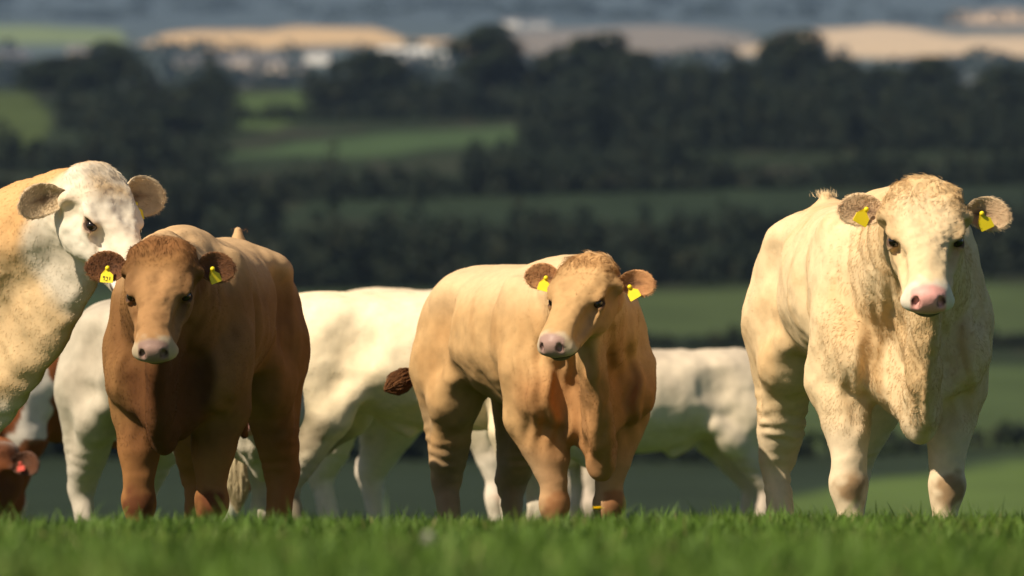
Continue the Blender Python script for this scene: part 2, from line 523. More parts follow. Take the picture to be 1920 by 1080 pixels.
    # tail
    tl = [np.array(q) for q in P.get('tail', [(-.80, 0, 1.22), (-.88, 0, 1.12), (-.90, 0, .9), (-.89, 0, .62)])]
    for i in range(len(tl) - 1):
        C(tl[i], tl[i + 1], .040 - .008 * i, .032 - .008 * i, .03)
    for (c, r) in P.get('lumps', []):
        E(c, r, .03)
    for (tx, ty, tD, tn, tl_, bd) in P.get('tufts', []):
        tp = w2l(world_pt(tx, ty, tD)) - [0, 0, tl_]
        f.cone(tp, tp - [0, 0, bd], .016, .040, .05)
    V, Q = f.mesh(); del f
    vol = (V[Q[:, 0]] * np.cross(V[Q[:, 1]], V[Q[:, 2]])).sum()
    if vol < 0: Q = Q[:, ::-1].copy()
    N = vnormals(V, Q)
    # ---------------- regions
    L = V / s
    Qh = ((V - HO) @ RH) / hsv
    Nh = N @ RH
    headw = sstep(-.08, .02, Qh[:, 0]) * sstep(.02, -.03, np.abs(Qh[:, 1]) - .17) * sstep(-.30, -.24, Qh[:, 2]) * sstep(.16, .12, Qh[:, 2]) * (Qh[:, 0] < .62)
    fore = sstep(.20, .50, L[:, 0])
    legw = sstep(.66, .52, L[:, 2]) * (1 - headw)
    bodyw = (1 - headw) * (1 - legw)
    curly = P.get('curly', 0.5)
    # ---------------- surface relief
    dis = 0.0070 * fbm(V * 7, 11, 3)
    dis += 0.0052 * fbm(V * np.array([12, 12, 2.5]), 21, 2) * bodyw
    dis += 0.0018 * curly * curly * fbm(V * np.array([45, 45, 20]), 31, 2) * fore * bodyw
    ph = V[:, 2] * 120 + 2.2 * fbm(V * 9, 41, 2)
    hindlow = sstep(-.30, -.42, L[:, 0]) * sstep(.78, .62, L[:, 2]) * sstep(.30, .36, L[:, 2])
    dis += 0.0026 * P.get('wrinkle', 1.0) * np.clip(fbm(V * 8, 44, 2) + .35, 0, 1) * np.sin(ph) * hindlow * (1 - headw)
    nw = sstep(.42, .62, L[:, 0]) * bodyw
    dis += 0.003 * P.get('fold', 1.0) * np.sin(V[:, 1] * 90 + V[:, 0] * 40 + 3 * fbm(V * 6, 51, 2)) * nw
    hair_face = headw * sstep(.40, .30, Qh[:, 0]) * sstep(-.10, -.02, Qh[:, 2])
    dis += 0.0030 * curly * fbm(V * 60, 61, 2) * hair_face
    dis += .0022 * fbm(V * np.array([38, 38, 38]), 63, 2) * headw
    dis *= np.where(headw > .5, np.clip(1 - sstep(.40, .46, Qh[:, 0]), .05, 1), 1)
    eye_d = np.minimum(np.linalg.norm((Qh - np.array([.226, .114, -.054])) * [1, 1, 1.3], axis=1), np.linalg.norm((Qh - np.array([.226, -.114, -.054])) * [1, 1, 1.3], axis=1))
    dis *= sstep(.03, .06, eye_d)
    V = V + N * dis[:, None] * s
    N = vnormals(V, Q)
    # ---------------- colour
    base = np.array(P['color']); c = np.repeat(base[None, :], len(V), 0).astype(np.float32)
    nz = fbm(V * 3.0, 71, 3); c = mixc(c, P.get('color2', base * .8), sstep(-.2, 1.0, nz) * .75)
    c = mixc(c, P.get('color2', base * .8), sstep(.1, .9, fbm(V * np.array([13, 13, 3.5]), 76, 3)) * .45 * (V[:, 2] > -1))
    c = mixc(c, (.30, .22, .13), sstep(.55, 1.1, fbm(V * 9, 77, 3)) * P.get('dust', .35) * sstep(1.25, .7, L[:, 2]))
    nz2 = fbm(V * np.array([22, 22, 8]), 72, 2); c = c * (1 + .05 * nz2[:, None])
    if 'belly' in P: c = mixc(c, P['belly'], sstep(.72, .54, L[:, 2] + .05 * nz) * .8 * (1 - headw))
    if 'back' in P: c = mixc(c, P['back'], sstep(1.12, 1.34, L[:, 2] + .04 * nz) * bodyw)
    if 'leg' in P: c = mixc(c, P['leg'], legw * .85)
    kd = np.minimum(np.linalg.norm(V - (knees['l'] + [.055 * s, 0, -.02 * s]), axis=1), np.linalg.norm(V - (knees['r'] + [.055 * s, 0, -.02 * s]), axis=1))
    c = mixc(c, P.get('knee', base * .35), sstep(.085, .03, kd + .025 * fbm(V * 25, 73, 2)) * P.get('knee_amt', .8))
    if P.get('dirt', 0):
        dn = fbm(V * 6, 74, 3)
        c = mixc(c, (.24, .19, .125), sstep(.1, .8, dn + .4) * P['dirt'] * sstep(-.30, -.50, L[:, 0]) * sstep(.95, .70, L[:, 2]) * (1 - headw))
    c = mixc(c, (.09, .07, .05), sstep(.10, .06, L[:, 2]) * (1 - headw) * (V[:, 2] < .5))
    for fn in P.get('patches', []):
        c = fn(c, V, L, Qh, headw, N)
    fc = P.get('face', base)
    x = Qh[:, 0]
    if 'poll_color' in P: c = mixc(c, P['poll_color'], headw * sstep(.13, .03, x + .03 * fbm(V * 20, 79, 2)) * .8)
    if 'face' in P: c = mixc(c, fc, headw * sstep(.10, .18, x) * sstep(-.21, -.14, Qh[:, 2]) * sstep(.17, .14, np.abs(Qh[:, 1])) * .85)
    cd = P.get('cheek', np.array(P.get('color2', base)) * .75)
    c = mixc(c, cd, headw * (x < .42) * sstep(.055, .105, np.abs(Qh[:, 1]) + .02 * fbm(V * 14, 78, 2)) * .55)
    c = mixc(c, cd, headw * (x < .42) * sstep(.2, .9, fbm(V * 22, 83, 3)) * .28)
    c = mixc(c, P.get('eye_ring', base * .55), headw * sstep(.045, .028, eye_d) * .5)
    c = mixc(c, (.05, .025, .018), headw * sstep(.030, .022, eye_d) * .9)
    c = mixc(c, P.get('muzzle', (.72, .62, .50)), headw * sstep(P.get('mz', .425), P.get('mz', .425) + .04, x + .35 * (np.abs(Qh[:, 1]) - .04) + .02 * fbm(V * 30, 75, 2)))
    pad = headw * sstep(.470, .486, x) * sstep(-.116, -.104, Qh[:, 2]) * sstep(.060, .051, np.abs(Qh[:, 1]))
    c = mixc(c, P.get('nose', (.62, .33, .30)), pad)
    nd = np.minimum(np.linalg.norm((Qh - [.522, .045, -.060]) * [1, 1.2, 1], axis=1), np.linalg.norm((Qh - [.522, -.045, -.060]) * [1, 1.2, 1], axis=1))
    c = mixc(c, (.05, .02, .018), headw * sstep(.027, .018, nd))
    mo = headw * sstep(.014, .005, np.abs(Qh[:, 2] + .128)) * sstep(.41, .44, x)
    c = mixc(c, (.10, .07, .05), mo)
    chin = headw * sstep(.43, .46, x) * sstep(-.128, -.140, Qh[:, 2])
    c = mixc(c, P.get('chin', (.16, .13, .09)), chin * .9)
    rough = np.full(len(V), .85); rough = rough - pad * .42 - headw * sstep(.04, .02, eye_d) * .2
    c = np.clip(c, .004, .92)
    # ---------------- fur field
    flen = .0065 + .004 * sstep(.45, .62, L[:, 0]) * bodyw + .008 * sstep(.70, .56, L[:, 2]) * bodyw
    flen = flen * (1 - legw * .25)
    flen = flen * (1 + P.get('long', 0) * sstep(.45, .60, L[:, 0]) * bodyw)
    hl = .005 + (.009 * sstep(.24, .02, x) + .006 * curly * sstep(.40, .25, x)) * sstep(-.09, -.02, Qh[:, 2])
    hl = hl * (1 + P.get('poll_hair', .6) * sstep(.12, .0, x))
    flen = flen * (1 - headw) + hl * headw
    flen = flen * (1 - headw * sstep(.435, .47, x)) * (1 - headw * sstep(.035, .022, eye_d)) * s
    dirv = np.array([-.75, 0, -.6])[None, :] * bodyw[:, None] + np.array([-.1, 0, -1])[None, :] * legw[:, None]
    fh = np.stack([-(x - .20) * 0 - 1 + 2 * sstep(.22, .02, x), Qh[:, 1] * 9 * sstep(.0, .25, x), 0 * x], 1) @ RH.T
    dirv = dirv + fh * headw[:, None]
    # ---------------- objects
    name = P.get('name', 'cow')
    root = empty(name, (ox, oy, oz), math.atan2(fwd[1], fwd[0]))
    tag(root, P['label'], P.get('category', 'cow'), P.get('group'))
    mesh_obj('body', V, Q, M_hide, root, True, {'coat_color': c, 'hide_rough': rough})
    curves = []     # (pos, col) batches
    nh = int(P.get('hairs', 0) * FUR)
    if nh:
        A, B, Cc = V[Q[:, 0]], V[Q[:, 1]], V[Q[:, 2]]
        Dd = V[Q[:, 3]]
        area = .5 * np.linalg.norm(np.cross(Cc - A, Dd - B), axis=1)
        wf_ = area * (flen[Q].mean(1) > .002)
        # hair is only needed where the light side can be seen, but the coat covers all round
        pick = rng.choice(len(Q), nh, p=wf_ / wf_.sum())
        u = rng.random(nh)[:, None]; v = rng.random(nh)[:, None]
        W = [(1 - u) * (1 - v), u * (1 - v), u * v, (1 - u) * v]
        g = lambda arr: sum(W[i] * (arr[Q[pick, i]] if arr.ndim == 2 else arr[Q[pick, i]][:, None]) for i in range(4))
        p0 = g(V); n0 = g(N); n0 /= np.linalg.norm(n0, axis=1, keepdims=True) + 1e-9
        l0 = g(flen)[:, 0]; c0 = g(c); d0 = g(dirv)
        keep = l0 > .0015
        p0, n0, l0, c0, d0 = p0[keep], n0[keep], l0[keep], c0[keep], d0[keep]
        m = len(p0)
        sw = np.stack([vnoise(p0 * 16, 81), vnoise(p0 * 16, 82), vnoise(p0 * 16, 83)], 1)
        sw2 = np.stack([vnoise(p0 * 80, 84), vnoise(p0 * 80, 85), vnoise(p0 * 80, 86)], 1)
        lf = np.clip((l0 / .02) ** 1.5, 0, 1.6)[:, None] * (.2 + curly)
        t0 = d0 + sw * .12 + sw * .8 * lf + sw2 * .25 * lf + rng.normal(0, .09, (m, 3))
        t0 -= n0 * (t0 * n0).sum(1, keepdims=True)
        t0 /= np.linalg.norm(t0, axis=1, keepdims=True) + 1e-9
        l0 = l0 * rng.uniform(.6, 1.25, m)
        lift = rng.uniform(.06, .36, m)[:, None]; lift[(rng.random(m) < .05) & (l0 < .009)] = .6
        k = 4
        pos = np.zeros((m, k, 3), np.float32)
        cu = np.cross(n0, t0)
        for i in range(k):
            q = i / (k - 1)
            d_ = t0 * q + n0 * (lift * q * (1 - .35 * q)) + cu * (np.sin(q * 3.0) * .22 * lf * np.sign(sw[:, :1]))
            pos[:, i] = p0 - n0 * .001 + d_ * l0[:, None]
        cj = c0 * rng.uniform(.88, 1.10, m)[:, None]
        curves.append((pos, np.clip(cj, .003, .93)))
    # ---------------- eyes
    for sg in (1, -1):
        V_, Q_ = uv_sphere(14, 10)
        e = HO + (V_ * np.array([.0215, .0215, .0215]) * hs + np.array([.225, sg * .0985, -.056]) * hsv) @ RH.T
        mesh_obj('eye', e, Q_, M_eye, root)
    # ---------------- ears
    ear_specs = P.get('ears', {})
    for sg, side in ((1, 'l'), (-1, 'r')):
        es = dict(lift=8, back=18, turn=0, size=1.0, tag='yellow', twist=0); es.update(ear_specs.get(side, {}))
        lat = RH[:, 1] * sg; upl = np.array([0, 0, 1.0]); fro = RH[:, 2] - upl * (RH[:, 2] @ upl) ; fro = nrm(fro - lat * (fro @ lat))
        out = nrm(lat * math.cos(rad(es['lift'])) + upl * math.sin(rad(es['lift'])) - fro * math.sin(rad(es['back'])))
        no = nrm(fro * math.cos(rad(es['turn'])) + np.cross(out, fro) * math.sin(rad(es['turn'])))
        no = nrm(no - out * (no @ out)); wi = np.cross(no, out)
        if wi[2] < 0: wi = -wi
        base_p = hp(.072, sg * .124, -.075)
        RE = np.stack([out, wi, no], 1)
        Ve, Fe, te, fe, sd = ear_mesh(.172 * hs * es['size'], .062 * hs * es['size'])
        We = base_p + Ve @ RE.T
        ec = np.repeat(np.array(P.get('ear', base * .6))[None, :], len(Ve), 0)
        inner = P.get('ear_in', base * .35)
        ec = mixc(ec, inner, (sd > .5) * sstep(1.0, .55, fe) * .65)
        ec = mixc(ec, (.10, .05, .03), (sd > .5) * sstep(.5, .0, fe + np.abs(te - .40) * .9) * .8)
        ec = ec * (1 + .12 * vnoise(We * 60, 91)[:, None])
        eo = mesh_obj('ear', We, Fe, M_hide, root, True, {'coat_color': ec, 'hide_rough': np.full(len(Ve), .85)})
        if nh:
            ne = int(nh * .018) + 500
            tri = Fe[rng.integers(0, len(Fe), ne)]
            u = rng.random(ne)[:, None]; v = rng.random(ne)[:, None]
            g = lambda arr: ((1 - u) * (1 - v) * arr[tri[:, 0]] + u * (1 - v) * arr[tri[:, 1]] + u * v * arr[tri[:, 2]] + (1 - u) * v * arr[tri[:, 3]])
            p0 = g(We); c0 = g(ec.astype(float)); 
            En = vnormals(We, Fe); n0 = g(En); n0 /= (np.linalg.norm(n0, axis=1, keepdims=True) + 1e-9) * np.sign(np.linalg.det(RE))
            lt = .008 * hs * rng.uniform(.6, 1.4, ne) * P.get('ear_hair', 1.0)
            t0 = out[None, :] * .7 - upl[None, :] * .35 + rng.normal(0, .35, (ne, 3))
            pos = np.zeros((ne, 4, 3), np.float32)
            for i in range(4):
                q = i / 3; pos[:, i] = p0 + (t0 * q + n0 * .30 * q * (1 - .3 * q)) * lt[:, None]
            rim = rng.uniform(.97, 1.12, ne)[:, None]
            curves.append((pos, np.clip(c0 * rim + .02, .003, .9)))
        if es['tag']:
            tc_ = base_p + RE @ (np.array([.42 + es.get('tx', 0), -.02 + es.get('ty', 0), .0]) * .172 * hs * es['size']) + no * .012 * hs
            make_tag(eo, tc_, out, no, es, hs, O, RC)
    for (tx, ty, tD, tn, tl_, base_drop) in P.get('tufts', []):
        tp = w2l(world_pt(tx, ty, tD)); 
        pos = np.zeros((tn, 4, 3), np.float32); off = rng.normal(0, .016, (tn, 3)) * [1.6, 1.2, .3]
        dr = np.array([-.3, 0, 1.0]) + rng.normal(0, .35, (tn, 3)); ll = tl_ * rng.uniform(.5, 1.1, tn)[:, None]
        for i in range(4): pos[:, i] = tp - [0, 0, tl_] + off + dr * ll * (i / 3) + np.array([-.012, 0, 0]) * (i / 3) ** 2
        curves.append((pos, np.clip(np.array(P.get('tuft_color', base)) * rng.uniform(.75, 1.15, tn)[:, None] * np.ones(3), 0, .92)))
    if curves:
        pos = np.concatenate([a for a, b in curves]); colr = np.concatenate([b for a, b in curves])
        hair_obj('coat_hair', pos, colr, P.get('hair_r', .0006) * s, root)
    if 'switch' in P:
        make_switch(root, tl[-1] * s, tl[-1] * s - tl[-2] * s, P, rng)
    return root

def uv_sphere(nu, nv):
    u = np.linspace(0, 2 * np.pi, nu, endpoint=False); v = np.linspace(.02, np.pi - .02, nv)
    U, Vv = np.meshgrid(u, v)
    V = np.stack([np.sin(Vv) * np.cos(U), np.sin(Vv) * np.sin(U), np.cos(Vv)], -1).reshape(-1, 3)
    Q = []
    for j in range(nv - 1):
        for i in range(nu):
            a = j * nu + i; b = j * nu + (i + 1) % nu
            Q.append((a, a + nu, b + nu, b))
    return V, np.array(Q)

def ear_mesh(L, W):
    nt_, nv = 18, 13
    t = np.linspace(0, 1, nt_)
    prof = np.interp(t, [0, .1, .25, .45, .62, .78, .9, .97, 1.0], [.42, .58, .84, 1.0, 1.02, .92, .72, .48, .30])
    v = np.linspace(-1, 1, nv)
    T, Vv = np.meshgrid(t, v, indexing='ij'); Pf = prof[:, None] * np.ones_like(Vv)
    curl = np.interp(t, [0, .3, .7, 1], [1.5, 1.05, .55, .25])[:, None]
    ang = Vv * curl
    wy = Pf * W * np.sin(ang) / np.sin(np.maximum(curl, .3)) * np.where(curl > 1.3, .9, 1)
    dz = Pf * W * (1 - np.cos(ang)) * 1.0
    dz -= (Pf * W * .55 * np.interp(t, [0, .4, 1], [.6, 1, .2])[:, None])
    lean = -.10 * L * (t[:, None] ** 2)
    th = np.interp(t, [0, .5, 1], [.009, .006, .004])[:, None] * (1 - .45 * Vv ** 2)
    f = np.stack([T * L, wy + lean, dz + th], -1); b = np.stack([T * L, wy + lean, dz - th], -1)
    V = np.concatenate([f.reshape(-1, 3), b.reshape(-1, 3)])
    n = nt_ * nv; Q = []
    for i in range(nt_ - 1):
        for j in range(nv - 1):
            a = i * nv + j
            Q.append((a, a + nv, a + nv + 1, a + 1)); Q.append((n + a, n + a + 1, n + a + nv + 1, n + a + nv))
        for j in (0, nv - 1):
            a = i * nv + j
            Q.append((a, n + a, n + a + nv, a + nv) if j == 0 else (a, a + nv, n + a + nv, n + a))
    for j in range(nv - 1):
        a = (nt_ - 1) * nv + j; Q.append((a, n + a, n + a + 1, a + 1))
        a = j; Q.append((a, a + 1, n + a + 1, n + a))
    te = np.concatenate([T.ravel()] * 2); fe = np.concatenate([np.abs(Vv).ravel()] * 2); sd = np.concatenate([np.ones(n), np.zeros(n)])
    return V, np.array(Q), te, fe, sd

def make_tag(ear, c, out, no, es, hs, O, RC):
    red = es['tag'] == 'red'
    upl = np.array([0, 0, 1.0]); tl = rad(es.get('tag_tilt', 10))
    no2 = nrm(no + out * es.get('tag_face', 0.0)); no2 = nrm(no2 - upl * no2[2] * .7)
    side = nrm(np.cross(upl, no2)); dn = -nrm(np.cross(no2, side))
    dn, side = math.cos(tl) * dn + math.sin(tl) * side, math.cos(tl) * side - math.sin(tl) * dn
    w, hgt = .027 * hs, .058 * hs
    if red: w, hgt = .022, .035
    prof = [(-.25, 0), (.25, 0), (.32, -.22), (.95, -.45), (1, -.95), (.92, -1.0), (-.92, -1.0), (-1, -.95), (-.95, -.45), (-.32, -.22)]
    pts = []
    for dz in (.0022, -.0022):
        for (a, b) in prof:
            pts.append(c + side * a * w - dn * b * hgt * 1.0 + no2 * (dz + .006 * abs(b)))
    n = len(prof)
    F3 = [(0, i, i + 1) for i in range(1, n - 1)] + [(n, n + i + 1, n + i) for i in range(1, n - 1)]
    F4 = [(i, n + i, n + (i + 1) % n, (i + 1) % n) for i in range(n)]
    o = mesh_obj('ear_tag', np.array(pts), [np.array(F3), np.array(F4)], M_tagred if red else M_tag, ear, False)
    # button that pins it
    V_, Q_ = uv_sphere(10, 6)
    allp = [c + no2 * .004 + V_ * .009]
    o2 = mesh_obj('tag_button', allp[0], Q_, M_tagred if red else M_tag, ear)
    if not red:
        bars = []
        fs = []
        for bx, by, bw, bh in es.get('ink', [(-.45, -.62, .16, .10), (-.38, -.78, .06, .12), (0, -.62, .16, .05), (0, -.86, .16, .05), (.12, -.70, .05, .14), (.48, -.70, .07, .2)]):
            q = len(bars)
            for (a, b) in ((-1, -1), (1, -1), (1, 1), (-1, 1)):
                bars.append(c + side * (bx + a * bw) * w - dn * (by + b * bh * .6) * hgt + no2 * (.0022 + .006 * abs(by + b * bh * .6) + .0012))
            fs.append((q, q + 1, q + 2, q + 3))
        if es.get('inked', False):
            mesh_obj('tag_number', np.array(bars), np.array(fs), M_ink, ear, False)

def hair_obj(name, pos, colr, r, parent):
    m, k = pos.shape[:2]
    hc = bpy.data.hair_curves.new(name)
    hc.add_curves([k] * m)
    hc.attributes['position'].data.foreach_set('vector', np.ascontiguousarray(pos, np.float32).ravel())
    ra = hc.attributes.get('radius') or hc.attributes.new('radius', 'FLOAT', 'POINT')
    rr = np.tile(np.linspace(1, .35, k) * r, m).astype(np.float32)
    ra.data.foreach_set('value', rr)
    ca = hc.attributes.new('hair_tint', 'FLOAT_COLOR', 'CURVE')
    c4 = np.ones((m, 4), np.float32); c4[:, :3] = colr
    ca.data.foreach_set('color', c4.ravel())
    hc.materials.append(M_hair)
    o = bpy.data.objects.new(name, hc)
    COL.objects.link(o); o.parent = parent
    return o

def make_switch(root, p, d, P, rng):
    d = nrm(d); n = 900; sw = P['switch']
    col = np.array(sw['color']); L = sw.get('len', .28); R = sw.get('rad', .05)
    pos = np.zeros((n, 6, 3), np.float32)
    a = rng.normal(0, 1, (n, 3)); a -= d * (a @ d)[:, None]; a /= np.linalg.norm(a, axis=1, keepdims=True)
    rr = rng.random(n)[:, None] ** .5; ll = rng.uniform(.65, 1.0, n)[:, None]; dr = np.array(sw.get('droop', (0, 0, 0)))
    st = rng.uniform(-.15, .3, n)[:, None]
    for i in range(6):
        q = i / 5
        bul = math.sin(math.pi * min(1, .12 + q * .85))
        pos[:, i] = p + d * L * (st * (1 - q) + ll * q) + a * R * rr * bul + dr * q * q + 0.006 * np.stack([vnoise(a * 5 + q * 3, 7), vnoise(a * 5 + q * 3, 8), vnoise(a * 5 + q * 3, 9)], 1)
    # a solid core so the tuft is not see-through
    V_, Q_ = uv_sphere(14, 12)
    z = V_[:, 2:3]; ax1 = nrm(np.cross(d, [.3, .2, .9])); ax2 = np.cross(d, ax1)
    core = p + d * L * (.42 + .40 * z) + (ax1 * V_[:, :1] + ax2 * V_[:, 1:2]) * R * .62 * (1 - .25 * z) + dr * ((z + 1) / 2 * .8) ** 2
    mesh_obj('tail_switch', core, Q_, M_hide, root, True, {'coat_color': np.repeat(col[None, :], len(core), 0) * .8, 'hide_rough': np.full(len(core), .9)})
    hair_obj('tail_hair', pos, np.clip(col[None, :] * rng.uniform(.6, 1.3, n)[:, None], 0, .9), .0016, root)

# ------------------------------------------------------------------ the herd
def patch_white_underside(c, V, L, Qh, headw, N):
    # white dewlap, throat and lower neck of the tall cow
    n = fbm(V * 5, 101, 2)
    w = np.maximum(sstep(.26, .17, np.linalg.norm(Qh - np.array([.20, 0, -.27]), axis=1) + .045 * n), sstep(.80, .68, L[:, 2] + .04 * n) * sstep(.40, .55, L[:, 0]))
    return mixc(c, (.72, .65, .54), w * .85)

def patch_red_white(c, V, L, Qh, headw, N):
    n = fbm(V * np.array([5.5, 5.5, 3.5]), 105, 3)
    return mixc(c, (.66, .60, .52), sstep(.20, .32, n + .15 * sstep(.75, .5, L[:, 2])) * (1 - headw))

CREAM = (.74, .56, .335)
COWS = [
  dict(seed=1, name='bull', category='bull', label='big curly cream bull with pink nose on the right, facing the camera', scale=1.07, yaw=9, pos=(1.32, 22.85), girth=.90, deep=-.12, mz=.435,
       head_scale=1.0, head_width=1.09, head_yaw=-1, head_pitch=46, head_roll=0, poll=(1733, 316, 21.6), brisket=1.1, dewlap=1.05, curly=1.0, wrinkle=1.3, fold=1.2,
       color=CREAM, color2=(.62, .41, .20), belly=(.70, .53, .33), leg=(.72, .58, .40), poll_color=(.70, .48, .24), face=(.72, .55, .33), muzzle=(.78, .69, .56), nose=(.84, .42, .37), ear=(.72, .54, .34), ear_in=(.52, .34, .20), knee=(.24, .13, .05), eye_ring=(.45, .28, .15),
       tail=[(-.80, 0, 1.22), (-.88, 0, 1.12), (-.90, -.05, .95)], legs=dict(fl=(.02, .0), fr=(.06, -.055), hl=(.04, -.10), hr=(.0, -.03)), hairs=150000, long=.5, poll_hair=.7, ears=dict(r=dict(size=.92, lift=14, back=8, tag_tilt=-28, tag_face=-.5, ty=.02), l=dict(lift=4, back=8, tag_tilt=22, size=.95, tag_face=.3, tx=-.04)), voxel=.0075,
       tufts=[(1548, 357, 23.4, 130, .022, .09)]),
  dict(seed=2, name='bullock', category='bullock', label='red brown bullock with pale muzzle, facing the camera on the left', scale=.99, yaw=-8, pos=(-1.155, 23.2), girth=.77, deep=-.14,
       head_scale=.89, head_width=1.09, head_yaw=-4, head_pitch=52, head_roll=0, poll=(302, 432, 22.2), curly=.35, brisket=1.0,
       color=(.27, .138, .050), color2=(.14, .062, .022), belly=(.17, .072, .024), leg=(.30, .14, .048), back=(.58, .38, .20), poll_color=(.22, .095, .034), face=(.40, .22, .095), mz=.445, muzzle=(.52, .41, .28), nose=(.34, .22, .18), ear=(.26, .12, .05), ear_in=(.12, .045, .022), knee=(.09, .022, .010), eye_ring=(.42, .22, .09), chin=(.06, .04, .02),  # lighter back: the sunlit highlight along the top is put into the colour
       legs=dict(fr=(.06, .02), fl=(-.10, -.05), hl=(.06, .03), hr=(-.05, 0)), hairs=120000, ears=dict(r=dict(lift=10, back=5, tag_tilt=-4, tag_face=.1, inked=True, ty=-.04, tx=.05), l=dict(lift=10, back=38, tag_tilt=18, tag_face=.2, ty=-.04, tx=-.04)), voxel=.0075,
       tufts=[(446, 430, 24.0, 24, .006, .07)], tuft_color=(.36, .18, .08),
       patches=[lambda c, V, L, Qh, hw, N: mixc(c, (.085, .030, .010), sstep(1.12, .85, L[:, 2] + .1 * fbm(V * 4, 111, 2)) * sstep(.45, .66, L[:, 0]) * sstep(.21, .12, np.abs(L[:, 1])) * (1 - hw) * .85)]),  # darker chest hair, with the shadow below the head painted in
  dict(seed=3, name='bullock', category='bullock', label='tan bullock in the middle with its head turned to the left', scale=.93, yaw=20, pos=(.10, 23.95), girth=.98, deep=-.14, bz=-.07, mz=.45,
       head_scale=.85, head_width=1.10, head_yaw=-30, head_pitch=41, head_roll=-3, poll=(1108, 462, 22.9), poll_hair=1.5, fold=2.5, curly=.6, dust=.6, wrinkle=1.5,
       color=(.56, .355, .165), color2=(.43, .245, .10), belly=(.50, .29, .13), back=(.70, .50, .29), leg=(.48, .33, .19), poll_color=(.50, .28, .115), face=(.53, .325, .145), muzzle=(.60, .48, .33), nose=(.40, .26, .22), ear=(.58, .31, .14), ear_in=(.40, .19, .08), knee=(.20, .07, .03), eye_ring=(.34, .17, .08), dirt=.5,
       legs=dict(fr=(.03, .05), fl=(-.03, -.01), hl=(-.06, 0), hr=(.04, 0)), hairs=120000, ears=dict(r=dict(lift=16, back=-12, tag_tilt=-14, size=.95), l=dict(lift=8, back=16, tag_tilt=30, size=.92, tx=-.08, ty=-.1)),
       tail=[(-.80, 0, 1.22), (-.90, -.03, 1.08), (-.92, -.13, .945), (-.89, -.25, .90)], patches=[lambda c, V, L, Qh, hw, N: mixc(c, (.36, .165, .06), sstep(1.12, .80, L[:, 2] + .12 * fbm(V * 4, 112, 2)) * sstep(.42, .62, L[:, 0]) * (1 - hw) * .75)], switch=dict(color=(.17, .075, .03), len=.13, rad=.05, droop=(0, 0, -.01)), voxel=.0075),  # redder brown neck and chest; the patch also paints in chest shading
  dict(seed=4, label='tall cream cow with a white face cut off by the left edge', scale=1.10, yaw=72, pos=(-2.82, 23.9), girth=1.0, deep=-.05,
       head_scale=1.06, head_width=1.06, head_yaw=44, head_pitch=50, head_roll=-4, poll=(186, 287, 23.0), curly=.2, dewlap=.85, neck=.90, fold=.3, bz=.02,
       color=(.70, .50, .28), color2=(.62, .41, .21), back=(.66, .39, .17), poll_color=(.70, .62, .50), cheek=(.74, .67, .55), face=(.76, .70, .58), muzzle=(.74, .68, .60), eye_amt=1, ear=(.66, .52, .34), ear_in=(.48, .36, .22), eye_ring=(.60, .30, .15),
       patches=[patch_white_underside], hairs=110000, ears=dict(r=dict(lift=-14, back=40, turn=0, tag=None, size=.95), l=dict(lift=14, back=-6, tag_tilt=10, size=1.15, tx=-.15, turn=0, ty=-.1)), voxel=.0085, sheath=False),
  dict(seed=5, deep=-.10, label='white cow behind the red brown bullock, mostly hidden by it', scale=.90, yaw=32, pos=(-1.36, 26.0), head_scale=.85, head_yaw=20, head_pitch=50, poll=(440, 610, 25.2),
       color=(.52, .46, .36), color2=(.40, .34, .26), leg=(.52, .46, .38), hairs=40000, hair_r=.0012, voxel=.011, knee_amt=.3),
  dict(seed=6, label='white cow side on between the two brown bullocks, rump to the left', scale=.955, yaw=80, pos=(-.34, 27.3), head_scale=.88, head_yaw=100, head_pitch=40, poll=(1015, 600, 27.6), deep=-.14,
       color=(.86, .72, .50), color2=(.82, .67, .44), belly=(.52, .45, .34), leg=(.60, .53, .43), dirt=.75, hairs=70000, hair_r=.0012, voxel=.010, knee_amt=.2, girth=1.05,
       tail=[(-.80, 0, 1.22), (-.90, 0, 1.10), (-.93, .02, .86), (-.93, .03, .60)], switch=dict(color=(.58, .48, .30), len=.24, rad=.055), legs=dict(hr=(.06, 0), hl=(-.08, 0), fr=(-.10, 0), fl=(-.02, 0))),
  dict(seed=7, deep=-.12, label='pale cow behind the white side on cow, mostly its legs showing', scale=1.025, yaw=45, pos=(-.30, 30.4), head_scale=.88, head_yaw=50, head_pitch=50, poll=(1075, 580, 29.6),
       color=(.76, .64, .46), color2=(.68, .55, .38), belly=(.60, .48, .36), leg=(.68, .60, .50), hairs=30000, hair_r=.0015, voxel=.012, knee=(.5, .25, .15), knee_amt=.6),
  dict(seed=8, deep=-.12, label='small pale cow far behind, between the middle bullock and the big bull', scale=.88, yaw=-72, pos=(.80, 35.0), head_scale=.8, head_yaw=-70, head_pitch=50, poll=(1030, 640, 34.6),
       color=(.66, .56, .42), color2=(.50, .42, .32), belly=(.42, .34, .26), leg=(.55, .46, .38), hairs=30000, hair_r=.0016, voxel=.012, knee_amt=.3),
  dict(seed=9, deep=-.12, label='red and white cow with red ear tag and lowered head at the left edge', scale=.92, yaw=-72, pos=(-2.02, 30.2), head_scale=.9, head_yaw=-50, head_pitch=62, poll=(-22, 818, 29.2),
       color=(.26, .085, .028), color2=(.16, .05, .018), patches=[patch_red_white], ear=(.12, .06, .04), face=(.07, .035, .02), poll_color=(.06, .03, .018), muzzle=(.12, .07, .05), curly=0,
       hairs=26000, hair_r=.0014, voxel=.012, neck_flat=.7,
       neck_mid=(.95, 0, .72), ears=dict(l=dict(tag='red'), r=dict(tag=None))),
]
for P in COWS:
    make_cow(P)
